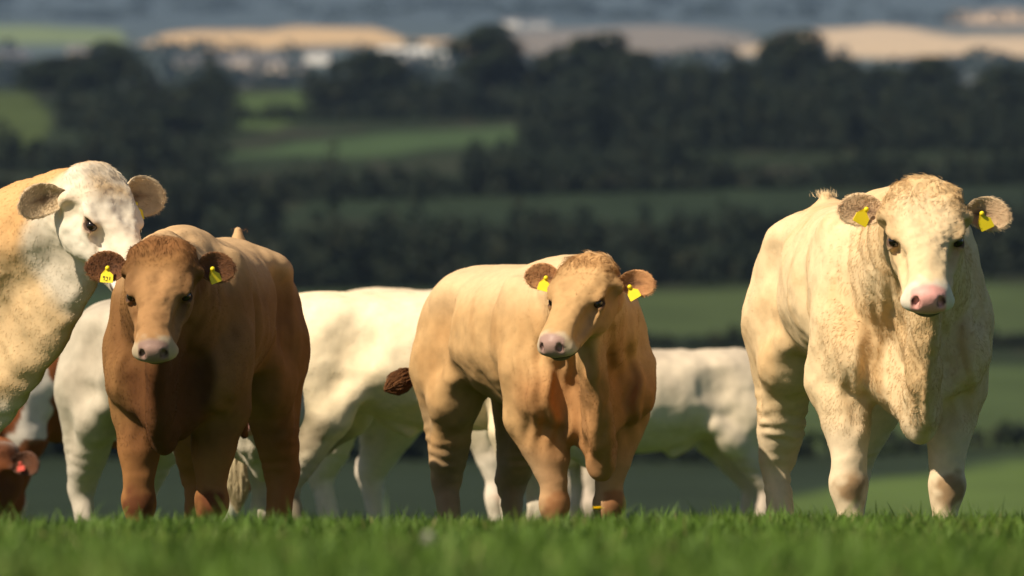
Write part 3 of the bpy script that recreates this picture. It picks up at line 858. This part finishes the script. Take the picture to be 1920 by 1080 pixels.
#LAND
# ------------------------------------------------------------------ ground: one sheet from behind the camera to the far hills
def blob(nx, ny, poly, soft):
    """1 inside the polygon of (px, py) landmarks, softened"""
    poly = np.array(poly, float); inside = np.zeros(nx.shape, bool); dmin = np.full(nx.shape, 1e9)
    for i in range(len(poly)):
        x1, y1 = poly[i]; x2, y2 = poly[(i + 1) % len(poly)]
        cond = ((y1 > ny) != (y2 > ny)) & (nx < (x2 - x1) * (ny - y1) / (y2 - y1 + 1e-9) + x1)
        inside ^= cond
        dx, dy = x2 - x1, y2 - y1
        t = np.clip(((nx - x1) * dx + (ny - y1) * dy) / (dx * dx + dy * dy + 1e-9), 0, 1)
        dmin = np.minimum(dmin, np.hypot(nx - x1 - t * dx, ny - y1 - t * dy))
    sd = np.where(inside, dmin, -dmin)
    return sstep(-soft, soft, sd)

MEADOW = (.055, .105, .022)
def build_ground():
    rows = np.concatenate([np.arange(-40, 8, 3), np.arange(8, 40, .25), np.arange(40, 60, 1), np.geomspace(60, 300, 40), np.geomspace(303, 10500, 330)[0:]])
    sc_ = np.linspace(-1, 1, 560); u = sc_ * (.34 + .66 * sc_ ** 2)
    Y, U = np.meshgrid(rows, u, indexing='ij')
    X = U * (26 + np.abs(Y) * .42)
    Z = ground_z(X, Y)
    n0, n1 = X.shape
    V = np.stack([X, Y, Z], -1).reshape(-1, 3)
    idx = np.arange(n0 * n1).reshape(n0, n1)
    Q = np.stack([idx[:-1, :-1], idx[:-1, 1:], idx[1:, 1:], idx[1:, :-1]], -1).reshape(-1, 4)
    x, y, z = V.T
    npy = np.interp(y, F_D, F_P, left=990); npx = 960 + x / np.maximum(y, 5) * FPX
    wob = fbm(np.stack([npx * .006, npy * .02, 0 * x], 1), 201, 3)
    ny = npy + wob * 5; nx = npx + wob * 14
    c = np.repeat(np.array([[.020, .029, .015]], np.float32), len(V), 0)
    c = mixc(c, (.036, .036, .024), sstep(.1, 1.0, fbm(np.stack([npx * .012, npy * .05, 0 * x], 1), 205, 3)) * .7)
    def fld(poly, col, soft=8):
        nonlocal c
        c = mixc(c, col, blob(nx, ny, poly, soft))
    W = 5200
    fld([(-W, 990), (W, 990), (W, 862), (-W, 862)], (.024, .036, .021))  # dark strip: the hedge's shadow painted into the ground colour
    fld([(1440, 990), (W, 990), (W, 855), (1900, 872), (1600, 905), (1450, 935)], (.085, .130, .036), 10)
    fld([(1150, 838), (1150, 690), (W, 676), (W, 760), (1500, 800)], (.060, .088, .034), 12)
    fld([(1500, 800), (W, 700), (W, 835), (1480, 850)], (.062, .090, .034), 12)
    fld([(-W, 830), (-W, 700), (1100, 690), (1100, 845)], (.040, .066, .028))
    fld([(1180, 628), (1180, 545), (1400, 538), (W, 522), (W, 632)], (.056, .080, .032))
    fld([(-W, 640), (-W, 560), (1100, 548), (1100, 640)], (.034, .055, .026))
    fld([(540, 418), (600, 384), (1000, 372), (1560, 350), (1500, 408), (1000, 424)], (.021, .033, .018), 8)  # this field and the next are darkened to carry painted cloud shade
    fld([(1600, 400), (1700, 356), (W, 340), (W, 392)], (.019, .029, .017), 8)
    fld([(1000, 352), (1000, 332), (1500, 322), (1560, 344)], (.060, .056, .040), 5)
    fld([(400, 300), (560, 268), (1000, 220), (1060, 232), (980, 268), (700, 298)], (.050, .082, .036), 7)
    fld([(-W, 300), (-W, 165), (60, 172), (92, 215), (70, 300)], (.056, .078, .026), 8)
    fld([(430, 232), (430, 170), (540, 162), (600, 168), (590, 205), (500, 235)], (.060, .092, .032), 7)
    fld([(1190, 196), (1190, 168), (1420, 168), (1420, 192)], (.075, .070, .045), 6)
    fld([(1320, 240), (1520, 196), (1900, 190), (W, 200), (W, 240), (1500, 250)], (.032, .050, .026), 8)
    far = y > 1450
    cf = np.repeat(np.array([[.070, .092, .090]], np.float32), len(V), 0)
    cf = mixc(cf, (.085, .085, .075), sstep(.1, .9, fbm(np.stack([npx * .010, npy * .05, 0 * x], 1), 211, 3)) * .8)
    cf = mixc(cf, (.055, .075, .085), sstep(85, 45, npy))  # bluer towards the far hills: distance haze painted into the land colour
    def ff(poly, col, soft=5):
        nonlocal cf
        cf = mixc(cf, col, blob(nx, ny, poly, soft))
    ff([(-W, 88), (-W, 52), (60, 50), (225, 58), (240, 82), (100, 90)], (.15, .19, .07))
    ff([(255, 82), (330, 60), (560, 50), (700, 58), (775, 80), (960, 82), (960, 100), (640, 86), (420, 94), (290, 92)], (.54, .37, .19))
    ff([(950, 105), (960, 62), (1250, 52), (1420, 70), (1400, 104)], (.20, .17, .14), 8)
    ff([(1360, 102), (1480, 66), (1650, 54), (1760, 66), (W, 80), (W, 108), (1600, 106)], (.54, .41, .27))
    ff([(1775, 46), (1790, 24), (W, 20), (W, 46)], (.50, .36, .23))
    ff([(-W, 160), (-W, 100), (60, 96), (100, 150)], (.07, .09, .10))
    ff([(340, 130), (380, 98), (500, 98), (540, 126), (440, 150)], (.13, .12, .11))
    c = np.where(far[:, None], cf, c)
    near = sstep(300, 60, y)
    c = mixc(c, (.045, .090, .016), near)
    mesh_obj('ground', V, Q, M_ground, None, True, {'land_color': np.clip(c, .003, .9)})['kind'] = 'structure'
build_ground()

# ------------------------------------------------------------------ grass of the pasture
def build_grass():
    rng = np.random.default_rng(5)
    bands = [(8.2, 13, 2600, .85), (13, 17.5, 2600, .9), (17.5, 20.9, 6500, .80), (20.9, 24.5, 1500, 1.15), (24.5, 40, 260, 1.3)]
    xs, ys, sc_ = [], [], []
    for y0, y1, den, s in bands:
        n = int(den * (y1 - y0) * (2 * (.095 * (y0 + y1) / 2 + .9)))
        y = rng.uniform(y0, y1, n); x = rng.uniform(-1, 1, n) * (.095 * y + .9)
        xs.append(x); ys.append(y); sc_.append(np.full(n, s))
    x = np.concatenate(xs); y = np.concatenate(ys); s = np.concatenate(sc_)
    n = len(x)
    P2 = np.stack([x, y, 0 * x], 1)
    cl = fbm(P2 * 3.0, 301, 3)
    hgt = rng.gamma(9, .0054, n) * (1 + .35 * cl) * s
    tall = rng.random(n) < .001; hgt[tall] *= 1.8
    hgt = np.clip(hgt, .015, .2)
    w = rng.uniform(.0016, .0034, n) * np.where(y < 17.5, 1.5, 1.0) * np.where(y > 21, 1.4, 1)
    a = rng.uniform(0, 2 * np.pi, n); lean = rng.uniform(.1, .75, n) * hgt
    b = a + rng.normal(0, .6, n)
    z = ground_z(x, y) - .006
    r = np.stack([np.cos(a + 1.57) * w, np.sin(a + 1.57) * w, 0 * w], 1)
    d = np.stack([np.cos(b), np.sin(b), 0 * b], 1)
    p = np.stack([x, y, z], 1); up = np.array([0, 0, 1.0])
    V = np.zeros((n, 5, 3), np.float32)
    V[:, 0] = p - r; V[:, 1] = p + r
    m = p + up * hgt[:, None] * .55 + d * lean[:, None] * .25
    V[:, 2] = m - r * .8; V[:, 3] = m + r * .8
    V[:, 4] = p + up * hgt[:, None] * np.sqrt(np.clip(1 - (lean / hgt) ** 2 * .5, .2, 1))[:, None] + d * lean[:, None]
    i = np.arange(n)[:, None] * 5
    F4 = i + np.array([[0, 1, 3, 2]]); F3 = i + np.array([[2, 3, 4]])
    g = np.array([[.076, .142, .016]]) * (1 + .12 * cl[:, None]) * rng.uniform(.8, 1.2, n)[:, None]
    dry = rng.random(n) < .03
    g[dry] = np.array([.26, .24, .09]) * rng.uniform(.6, 1.1, dry.sum())[:, None]
    yel = sstep(.2, .9, fbm(P2 * 1.4, 305, 2))
    g = g * (1 - yel[:, None] * .5) + np.array([[.12, .145, .022]]) * yel[:, None] * .5
    col = np.repeat(g, 5, 0)
    o = mesh_obj('meadow_grass', V.reshape(-1, 3), [F4, F3], M_grass, None, True, {'blade_color': np.clip(col, .004, .8).astype(np.float32)})
    tag(o, 'short green pasture grass along the crest in front of the herd', 'grass', kind='stuff')
build_grass()

# ------------------------------------------------------------------ small flowers
def dandelion(px, D, hgt, clock=False, label=''):
    x = (px - 960) / FPX * D; z = float(ground_z(x, D))
    rng = np.random.default_rng(int(px))
    root = empty('dandelion', (x, D, z)); tag(root, label, 'flower')
    V, Q = uv_sphere(8, 8); V = V * [.0022, .0022, hgt / 2] + [0, 0, hgt / 2]
    mesh_obj('stem', V, Q, M_stem, root)
    if clock:
        V, Q = uv_sphere(8, 6); mesh_obj('seed_core', V * .006 + [0, 0, hgt], Q, M_seed, root)
        n = 90; d = rng.normal(0, 1, (n, 3)); d /= np.linalg.norm(d, axis=1, keepdims=True)
        t = np.cross(d, [0.2, .3, .9]); t /= np.linalg.norm(t, axis=1, keepdims=True); bt = np.cross(d, t)
        Vs = []; Fs = []
        for i in range(n):
            p = np.array([0, 0, hgt]) + d[i] * .017; q = len(Vs)
            Vs += [p - t[i] * .004, p + bt[i] * .004, p + t[i] * .004, p - bt[i] * .004, np.array([0, 0, hgt]) + d[i] * .005, np.array([0, 0, hgt]) + d[i] * .005 + t[i] * .0008]
            Fs += [(q, q + 1, q + 2, q + 3), (q + 4, q + 5, q + 2, q)]
        mesh_obj('seed_head', np.array(Vs), np.array(Fs), M_seed, root)
    else:
        Vs = []; Fs = []
        for ring, (r, el, m) in enumerate([(.024, .25, 26), (.020, .6, 22), (.014, 1.0, 14)]):
            for i in range(m):
                a = 2 * np.pi * i / m + ring * .1; q = len(Vs); wd = .0028
                dr = np.array([np.cos(a), np.sin(a), 0]); sd = np.array([-np.sin(a), np.cos(a), 0]); u = np.array([0, 0, 1.])
                tip = dr * math.cos(el) * r + u * math.sin(el) * r
                b0 = np.array([0, 0, hgt])
                Vs += [b0 - sd * .001, b0 + sd * .001, b0 + tip + sd * wd, b0 + tip - sd * wd]; Fs.append((q, q + 1, q + 2, q + 3))
        mesh_obj('petals', np.array(Vs), np.array(Fs), M_petal, root, False)
M_stem = noise_mat('flower_stem', (.10, .15, .04), (.14, .18, .05), 30)
M_petal = noise_mat('dandelion_petals', (.85, .62, .01), (.9, .70, .02), 30)
M_seed = noise_mat('dandelion_seeds', (.40, .39, .32), (.50, .48, .40), 30)
dandelion(1120, 20.2, .085, False, 'yellow dandelion flower in the grass at the feet of the tan bullock')
dandelion(805, 11.5, .04, True, 'pale out of focus dandelion seed head in the foreground grass')

# ------------------------------------------------------------------ trees, hedges
def leaf_mass(n, lobes, size, rng, flat=.0):
    """leaf clump quads scattered through a union of ellipsoids (cx, cy, cz, rx, ry, rz)"""
    lobes = np.array(lobes, float)
    wv = (lobes[:, 3] * lobes[:, 4] * lobes[:, 5]) ** .67
    k = rng.choice(len(lobes), n, p=wv / wv.sum())
    d = rng.normal(0, 1, (n, 3)); d /= np.linalg.norm(d, axis=1, keepdims=True)
    r = rng.uniform(.45, 1.0, n) ** .5
    r = r * (1 + .16 * vnoise(d * 3 + k[:, None] * 7.3, 7))
    p = lobes[k, :3] + d * lobes[k, 3:] * r[:, None]
    nn = d + rng.normal(0, .55, (n, 3)); nn /= np.linalg.norm(nn, axis=1, keepdims=True)
    t = np.cross(nn, rng.normal(0, 1, (n, 3))); t /= np.linalg.norm(t, axis=1, keepdims=True); b = np.cross(nn, t)
    s = size * rng.uniform(.5, 1.3, n)[:, None]
    V = np.stack([p - t * s, p - b * s * .7, p + t * s, p + b * s * .7], 1).reshape(-1, 3)
    Q = np.arange(n * 4).reshape(n, 4)
    return V, Q, k

def foliage_mat(name, c1, c2, c3):
    m, t, b = new_mat(name)
    tc = t.nodes.new('ShaderNodeTexCoord'); n = t.nodes.new('ShaderNodeTexNoise'); n.inputs['Scale'].default_value = .35; n.inputs['Detail'].default_value = 6
    t.links.new(tc.outputs['Object'], n.inputs['Vector'])
    r = t.nodes.new('ShaderNodeValToRGB'); r.color_ramp.elements[0].position = .32; r.color_ramp.elements[1].position = .72
    r.color_ramp.elements[0].color = (*c1, 1); r.color_ramp.elements[1].color = (*c3, 1); e = r.color_ramp.elements.new(.5); e.color = (*c2, 1)
    t.links.new(n.outputs['Fac'], r.inputs['Fac']); t.links.new(r.outputs['Color'], b.inputs['Base Color'])
    b.inputs['Roughness'].default_value = .8; b.inputs['Specular IOR Level'].default_value = .1
    return m
M_leaf = foliage_mat('tree_foliage', (.009, .014, .009), (.016, .025, .012), (.038, .046, .018))  # greens darkened so that cloud shade is part of the leaf colour
M_leaf2 = foliage_mat('hedge_foliage', (.009, .015, .011), (.015, .023, .014), (.030, .032, .018))

def limb_mesh(rng, hgt, trunk_r):
    Vs, Qs = [], []
    def tube(a, b, ra, rb):
        a, b = np.array(a, float), np.array(b, float); d = nrm(b - a); s = nrm(np.cross(d, [.31, .2, .93] if abs(d[2]) < .9 else [1, 0, 0])); t = np.cross(d, s)
        q = sum(len(v) for v in Vs); m = 7
        an = np.linspace(0, 2 * np.pi, m, endpoint=False)[:, None]
        ring = np.cos(an) * s + np.sin(an) * t
        Vs.append(np.concatenate([a + ring * ra, b + ring * rb]))
        Qs.append(np.array([(q + i, q + (i + 1) % m, q + m + (i + 1) % m, q + m + i) for i in range(m)]))
    tube((0, 0, -.6), (0, 0, hgt * .38), trunk_r * 1.25, trunk_r * .8)
    for i in range(7):
        a = i * 2.4 + rng.uniform(-.3, .3); z0 = hgt * rng.uniform(.25, .42)
        e = (math.cos(a) * hgt * rng.uniform(.18, .32), math.sin(a) * hgt * rng.uniform(.18, .32), hgt * rng.uniform(.6, .88))
        tube((0, 0, z0), e, trunk_r * .45, trunk_r * .12)
    return np.concatenate(Vs), np.concatenate(Qs)

def tree_proto(seed, kind):
    rng = np.random.default_rng(seed); h = 16.0
    lobes = []
    for i in range(15):
        a = rng.uniform(0, 6.28); rr = rng.uniform(0, .30) * h
        zz = rng.uniform(.35, .82) * h
        if kind == 1: rr *= .75; zz = rng.uniform(.3, .86) * h
        if kind == 2: rr *= 1.35; zz = rng.uniform(.3, .70) * h
        q = rng.uniform(.13, .20) * h
        lobes.append((math.cos(a) * rr, math.sin(a) * rr, zz, q, q, q * .85))
    V, Q, k = leaf_mass(5200, lobes, .42, rng)
    Vt, Qt = limb_mesh(rng, h, .38)
    return (V, Q), (Vt, Qt)

tree_meshes = []
def place_tree(px, top, D, wpx, label, kind):
    """a tree whose crown top is top px high in the photograph's frame at distance D"""
    x = (px - 960) / FPX * D; z = float(ground_z(x, D))
    want = (CAMZ - (top - HORY) / FPX * D) - z
    want = max(want, 5.0)
    root = empty('broadleaf_tree', (x, D, z), px * 1.7)
    tag(root, label, 'tree', 'trees along the valley ridge')
    rc, rt = tree_meshes[kind]
    for nm, src in (('crown', rc), ('trunk', rt)):
        o = bpy.data.objects.new(nm, src); COL.objects.link(o); o.parent = root
    sx = wpx / FPX * D / 11.0
    root.scale = (sx, sx, want / 15.4)
    return root

def build_trees():
    for k in range(3):
        (V, Q), (Vt, Qt) = tree_proto(50 + k, k)
        out = []
        for nm, VV, QQ, M in (('crown', V, Q, M_leaf), ('trunk', Vt, Qt, M_bark)):
            o = mesh_obj(nm, VV, QQ, M, None, nm == 'trunk'); out.append(o.data); bpy.data.objects.remove(o)
        tree_meshes.append(out)
    T = [(82, 160, 1290, 70, 'low round tree left of the tall dark tree at the far left', 2),
         (128, 98, 1250, 170, 'broad dark tree at the far left, left half of the left pair', 0),
         (214, 80, 1265, 115, 'tall narrow dark tree, highest of the far left group', 1),
         (290, 175, 1130, 150, 'middling green tree low down right of the far left pair', 2),
         (385, 142, 1240, 95, 'round tree between the far left group and the green gap field', 0),
         (330, 195, 1080, 150, 'low bushy tree in front of the left hedge line', 2),
         (625, 152, 1230, 100, 'smaller tree leaning on the left side of the round tree left of centre', 0),
         (697, 98, 1240, 185, 'large round tree standing alone left of centre under the white shed', 1),
         (790, 185, 1260, 90, 'low tree filling the gap left of the tall centre tree', 2),
         (915, 50, 1250, 165, 'tall dome shaped tree at the centre of the ridge', 1),
         (1018, 100, 1255, 110, 'lower crown between the two tall centre trees', 0),
         (1130, 56, 1250, 165, 'tall rounded tree right of the centre tree', 0),
         (1222, 125, 1265, 80, 'small crown just right of the tall centre trees', 1),
         (1280, 104, 1260, 130, 'flat topped tree in the dip right of centre', 2),
         (1398, 108, 1260, 110, 'left shoulder of the peaked tree group on the right', 0),
         (1480, 60, 1255, 165, 'peaked tree, highest of the group on the right', 1),
         (1565, 102, 1260, 120, 'right shoulder of the peaked tree group', 0),
         (1650, 110, 1260, 110, 'even topped tree between the peaked group and the gap', 2),
         (1735, 102, 1250, 130, 'last tree before the pale gap on the right', 0),
         (1885, 126, 1240, 130, 'round tree at the right edge beyond the pale gap', 1),
         (-120, 120, 1250, 130, 'tree outside the left of the picture', 0), (2010, 110, 1250, 150, 'tree outside the right of the picture', 0),
         (-330, 95, 1245, 150, 'tree well outside the left of the picture', 1), (-520, 130, 1255, 170, 'second tree well outside the left of the picture', 2), (-760, 100, 1250, 150, 'third tree well outside the left of the picture', 0),
         (2200, 90, 1250, 160, 'tree well outside the right of the picture', 1), (2420, 120, 1250, 160, 'second tree well outside the right of the picture', 2)]
    for px, top, D, w, lab, k in T: place_tree(px, top, D, w, lab, k)
build_trees()

def hedge(pts, D, hpx, label, seed, n=None, thick=3.0, name='hedgerow', depth=0.0):
    """a hedgerow running through the given px columns at distance(s) D, each with its own height in px"""
    rng = np.random.default_rng(seed)
    pts = np.array(pts, float)
    x0, x1 = pts[0, 0], pts[-1, 0]
    lobes = []
    step = max(14.0, (x1 - x0) / 220)
    px = x0
    while px < x1:
        Dd = np.interp(px, pts[:, 0], pts[:, 1]) + rng.uniform(-1, 1) * depth
        hp_ = np.interp(px, pts[:, 0], pts[:, 2]) * (1 + .35 * float(vnoise(np.array([[px * .012, seed, 0]]), 5)[0])) * rng.uniform(.75, 1.2)
        x = (px - 960) / FPX * Dd; z = float(ground_z(x, Dd)); H_ = hp_ / FPX * Dd
        w = step / FPX * Dd * 1.3
        lobes.append((x, Dd, z + H_ * .42, w, min(thick, H_), H_ * .58))
        if rng.random() < .18: lobes.append((x, Dd, z + H_ * 1.0, w * .9, min(thick, H_) * .8, H_ * .6))
        if rng.random() < .4: lobes.append((x, Dd, z + H_ * .85, w * .8, min(thick, H_) * .7, H_ * .35))
        px += step * rng.uniform(.7, 1.2)
    L = np.array(lobes); o = L[:, :3].mean(0); L[:, :3] -= o
    area = (L[:, 3] * L[:, 5]).sum()
    n = n or int(np.clip(area * 14, 3000, 26000))
    V, Q, k = leaf_mass(n, L, math.sqrt(area * 5 / n), rng)
    ob = mesh_obj(name, V, Q, M_leaf2, None, False); ob.location = o
    return ob

HED = [
 ([(-700, 402, 60), (400, 402, 62), (1000, 400, 70), (1350, 398, 60), (1560, 402, 40), (1900, 425, 22), (2600, 440, 30)], 'dark hedge nearest the herd, seen between the legs', 11, 0),
 ([(1150, 604, 24), (1900, 604, 30), (2600, 604, 30)], 'thin dark hedge between the two fields right of the big bull', 12, 0),
 ([(-700, 600, 24), (1100, 600, 26)], 'thin dark hedge below the left hand fields, mostly behind the herd', 13, 0),
 ([(300, 705, 70), (800, 712, 88), (1250, 716, 70), (1700, 728, 64), (2500, 740, 80)], 'thick dark hedge above the field right of the middle bullock', 14, 6),
 ([(560, 765, 50), (1100, 775, 70), (1500, 795, 50), (2500, 820, 60)], 'second thick dark hedge, just below the long green stripe', 15, 8),
 ([(-700, 800, 110), (200, 800, 100), (520, 800, 70)], 'dark thicket behind the head of the tall cow', 16, 10),
 ([(350, 870, 46), (900, 885, 54), (1400, 905, 40), (2500, 930, 54)], 'dark hedge along the top of the long green stripe', 17, 5),
 ([(-700, 960, 50), (60, 960, 50), (120, 960, 80), (420, 960, 60)], 'dark hedge under the left trees', 18, 10),
 ([(980, 1010, 50), (1060, 1020, 84), (1200, 1030, 90), (1500, 1030, 84), (2500, 1030, 90)], 'deep dark hedge below the centre trees', 19, 12),
 ([(420, 1170, 14), (600, 1172, 20), (720, 1180, 40), (1080, 1190, 60)], 'dark hedge above the curved green field', 20, 5),
 ([(980, 1110, 70), (1400, 1110, 70), (1800, 1110, 80), (2500, 1110, 80)], 'dark tree belt under the right hand trees', 21, 12),
 ([(580, 1225, 60), (820, 1235, 40), (1250, 1240, 60), (1780, 1240, 60)], 'undergrowth at the foot of the ridge trees', 22, 6),
 ([(120, 1120, 80), (250, 1120, 100), (440, 1110, 90)], 'bushy thicket under the far left trees', 23, 14),
 ([(880, 930, 60), (1150, 940, 60), (1330, 930, 50)], 'clump of bushes in the middle of the shaded hillside', 24, 6),
 ([(1850, 1240, 50), (2500, 1240, 50)], 'undergrowth beneath the right hand trees', 25, 6)]
for pts, lab, sd, dep in HED:
    ob = hedge(pts, 0, 0, lab, sd, depth=dep)
    tag(ob, lab, 'hedge', 'hedgerows on the valley side')

# ------------------------------------------------------------------ the far village
M_wall = noise_mat('render_wall', (.62, .60, .56), (.74, .72, .68), .5, rough=.9)
M_wall2 = noise_mat('warm_wall', (.48, .40, .34), (.58, .50, .42), .5, rough=.9)
M_roof = noise_mat('slate_roof', (.10, .10, .11), (.16, .15, .15), .5, rough=.7)
M_roofl = noise_mat('sheet_roof', (.62, .62, .60), (.74, .74, .72), .5, rough=.6)
M_glass = noise_mat('window_glass', (.03, .035, .04), (.05, .055, .06), 1, rough=.1, spec=.6)

def box(x0, x1, y0, y1, z0, z1):
    V = np.array([(x, y, z) for z in (z0, z1) for y in (y0, y1) for x in (x0, x1)], float)
    Q = np.array([(0, 2, 3, 1), (4, 5, 7, 6), (0, 1, 5, 4), (2, 6, 7, 3), (1, 3, 7, 5), (0, 4, 6, 2)])
    return V, Q
def join(L):
    Vs, Qs, k = [], [], 0
    for V, Q in L: Vs.append(V); Qs.append(Q + k); k += len(V)
    return np.concatenate(Vs), np.concatenate(Qs)

def house(px, D, w, d, h, rise, label, wm, rm, name='house', rz=0.0, nwin=4, group='houses of the far village'):
    x = (px - 960) / FPX * D; z = float(ground_z(x, D)) 
    root = empty(name, (x, D, z), rz); tag(root, label, 'building', group)
    V, Q = box(-w / 2, w / 2, -d / 2, d / 2, -2, h)
    mesh_obj('wall', V, Q, wm, root, False)
    e = .4
    Vr = np.array([(-w / 2 - e, -d / 2 - e, h), (w / 2 + e, -d / 2 - e, h), (w / 2 + e, d / 2 + e, h), (-w / 2 - e, d / 2 + e, h), (-w / 2 - e, 0, h + rise), (w / 2 + e, 0, h + rise)])
    Vr[:, 2] += .01
    r = mesh_obj('roof', Vr, [np.array([(0, 1, 5, 4), (2, 3, 4, 5), (0, 3, 2, 1)]), np.array([(0, 4, 3), (1, 2, 5)])], rm, root, False)
    if name == 'house':
        V, Q = box(w * .3, w * .3 + .9, -.5, .5, h + rise * .5, h + rise + 1.0); mesh_obj('chimney', V, Q, wm, r, False)
    for i in range(nwin):
        wx = -w / 2 + w * (i + .5) / nwin
        if i == nwin // 2: V, Q = box(wx - .5, wx + .5, -d / 2 - .05, -d / 2 - .003, 0, 2.1); mesh_obj('door', V, Q, M_roof, root, False); continue
        V, Q = box(wx - .6, wx + .6, -d / 2 - .05, -d / 2 - .003, h * .45, h * .45 + 1.2); mesh_obj('window', V, Q, M_glass, root, False)

house(770, 3950, 40, 14, 8.0, 3.0, 'long bright white farm shed left of the centre tree', M_wall, M_roofl, 'farm_shed', .1, 5, None)
house(822, 3900, 16, 12, 7, 3, 'short white shed at the right end of the long white shed', M_wall, M_roofl, 'farm_shed', -.2, 3, None)
VH = [(598, 3950, 16, 'white house by itself left of the long white shed', M_wall), (350, 3700, 12, 'pale house in the left part of the far village', M_wall2),
      (408, 3600, 12, 'pinkish house beside the left gap in the trees', M_wall2), (455, 3800, 14, 'pale house above the green gap field', M_wall2),
      (520, 3650, 12, 'low pale house in the middle of the far village', M_wall2), (560, 3500, 11, 'grey house low down near the round tree', M_wall2),
      (20, 3900, 22, 'grey building at the far left edge of the valley', M_wall2), (150, 4200, 16, 'pinkish house behind the far left trees', M_wall2),
      (960, 5900, 18, 'tiny white house high on the hill above the centre tree', M_wall), (1008, 5950, 22, 'tiny white house right of the other one high on the hill', M_wall)]
for i, (px, D, w, lab, wm) in enumerate(VH):
    house(px, D, w, 9, 5.6, 3.2, lab, wm, M_roof, 'house', (-.3, .2, .5, -.1)[i % 4], 4)

def far_woods():
    """dark woods and hedges of the far side, one mass nobody could count"""
    rng = np.random.default_rng(77); L = []
    for i in range(800):
        D = rng.uniform(2500, 9300); px = rng.uniform(-900, 2800)
        npy = float(np.interp(D, F_D, F_P))
        if 40 < npy < 108: continue
        if npy > 100 and rng.random() < .7: continue
        x = (px - 960) / FPX * D
        for j in range(rng.integers(1, 5)):
            xx = x + rng.normal(0, 45); dd = D + rng.normal(0, 12); q = rng.uniform(5, 9)
            L.append((xx, dd, float(ground_z(xx, dd)) + q * .6, q * rng.uniform(1.2, 3), q, q))
    V, Q, k = leaf_mass(60000, L, 2.6, rng)
    o = mesh_obj('distant_wood', V, Q, M_leaf, None, False)
    tag(o, 'scattered dark woods and hedges fading to blue on the far side of the valley', 'wood', kind='stuff')
far_woods()

# ------------------------------------------------------------------ haze
if HAZE:
    V, Q = box(-5200, 5200, -45, 10600, -60, 760)
    m, t, b = new_mat('valley_air')
    t.nodes.remove(b)
    pv = t.nodes.new('ShaderNodeVolumePrincipled')
    pv.inputs['Color'].default_value = (.45, .66, 1.0, 1)
    pv.inputs['Density'].default_value = 4.5e-5
    pv.inputs['Anisotropy'].default_value = 0.0
    t.links.new(pv.outputs[0], t.nodes['Material Output'].inputs['Volume'])
    o = mesh_obj('haze', V, Q, m, None, False); tag(o, 'thin blue haze filling the valley', 'haze', kind='stuff')
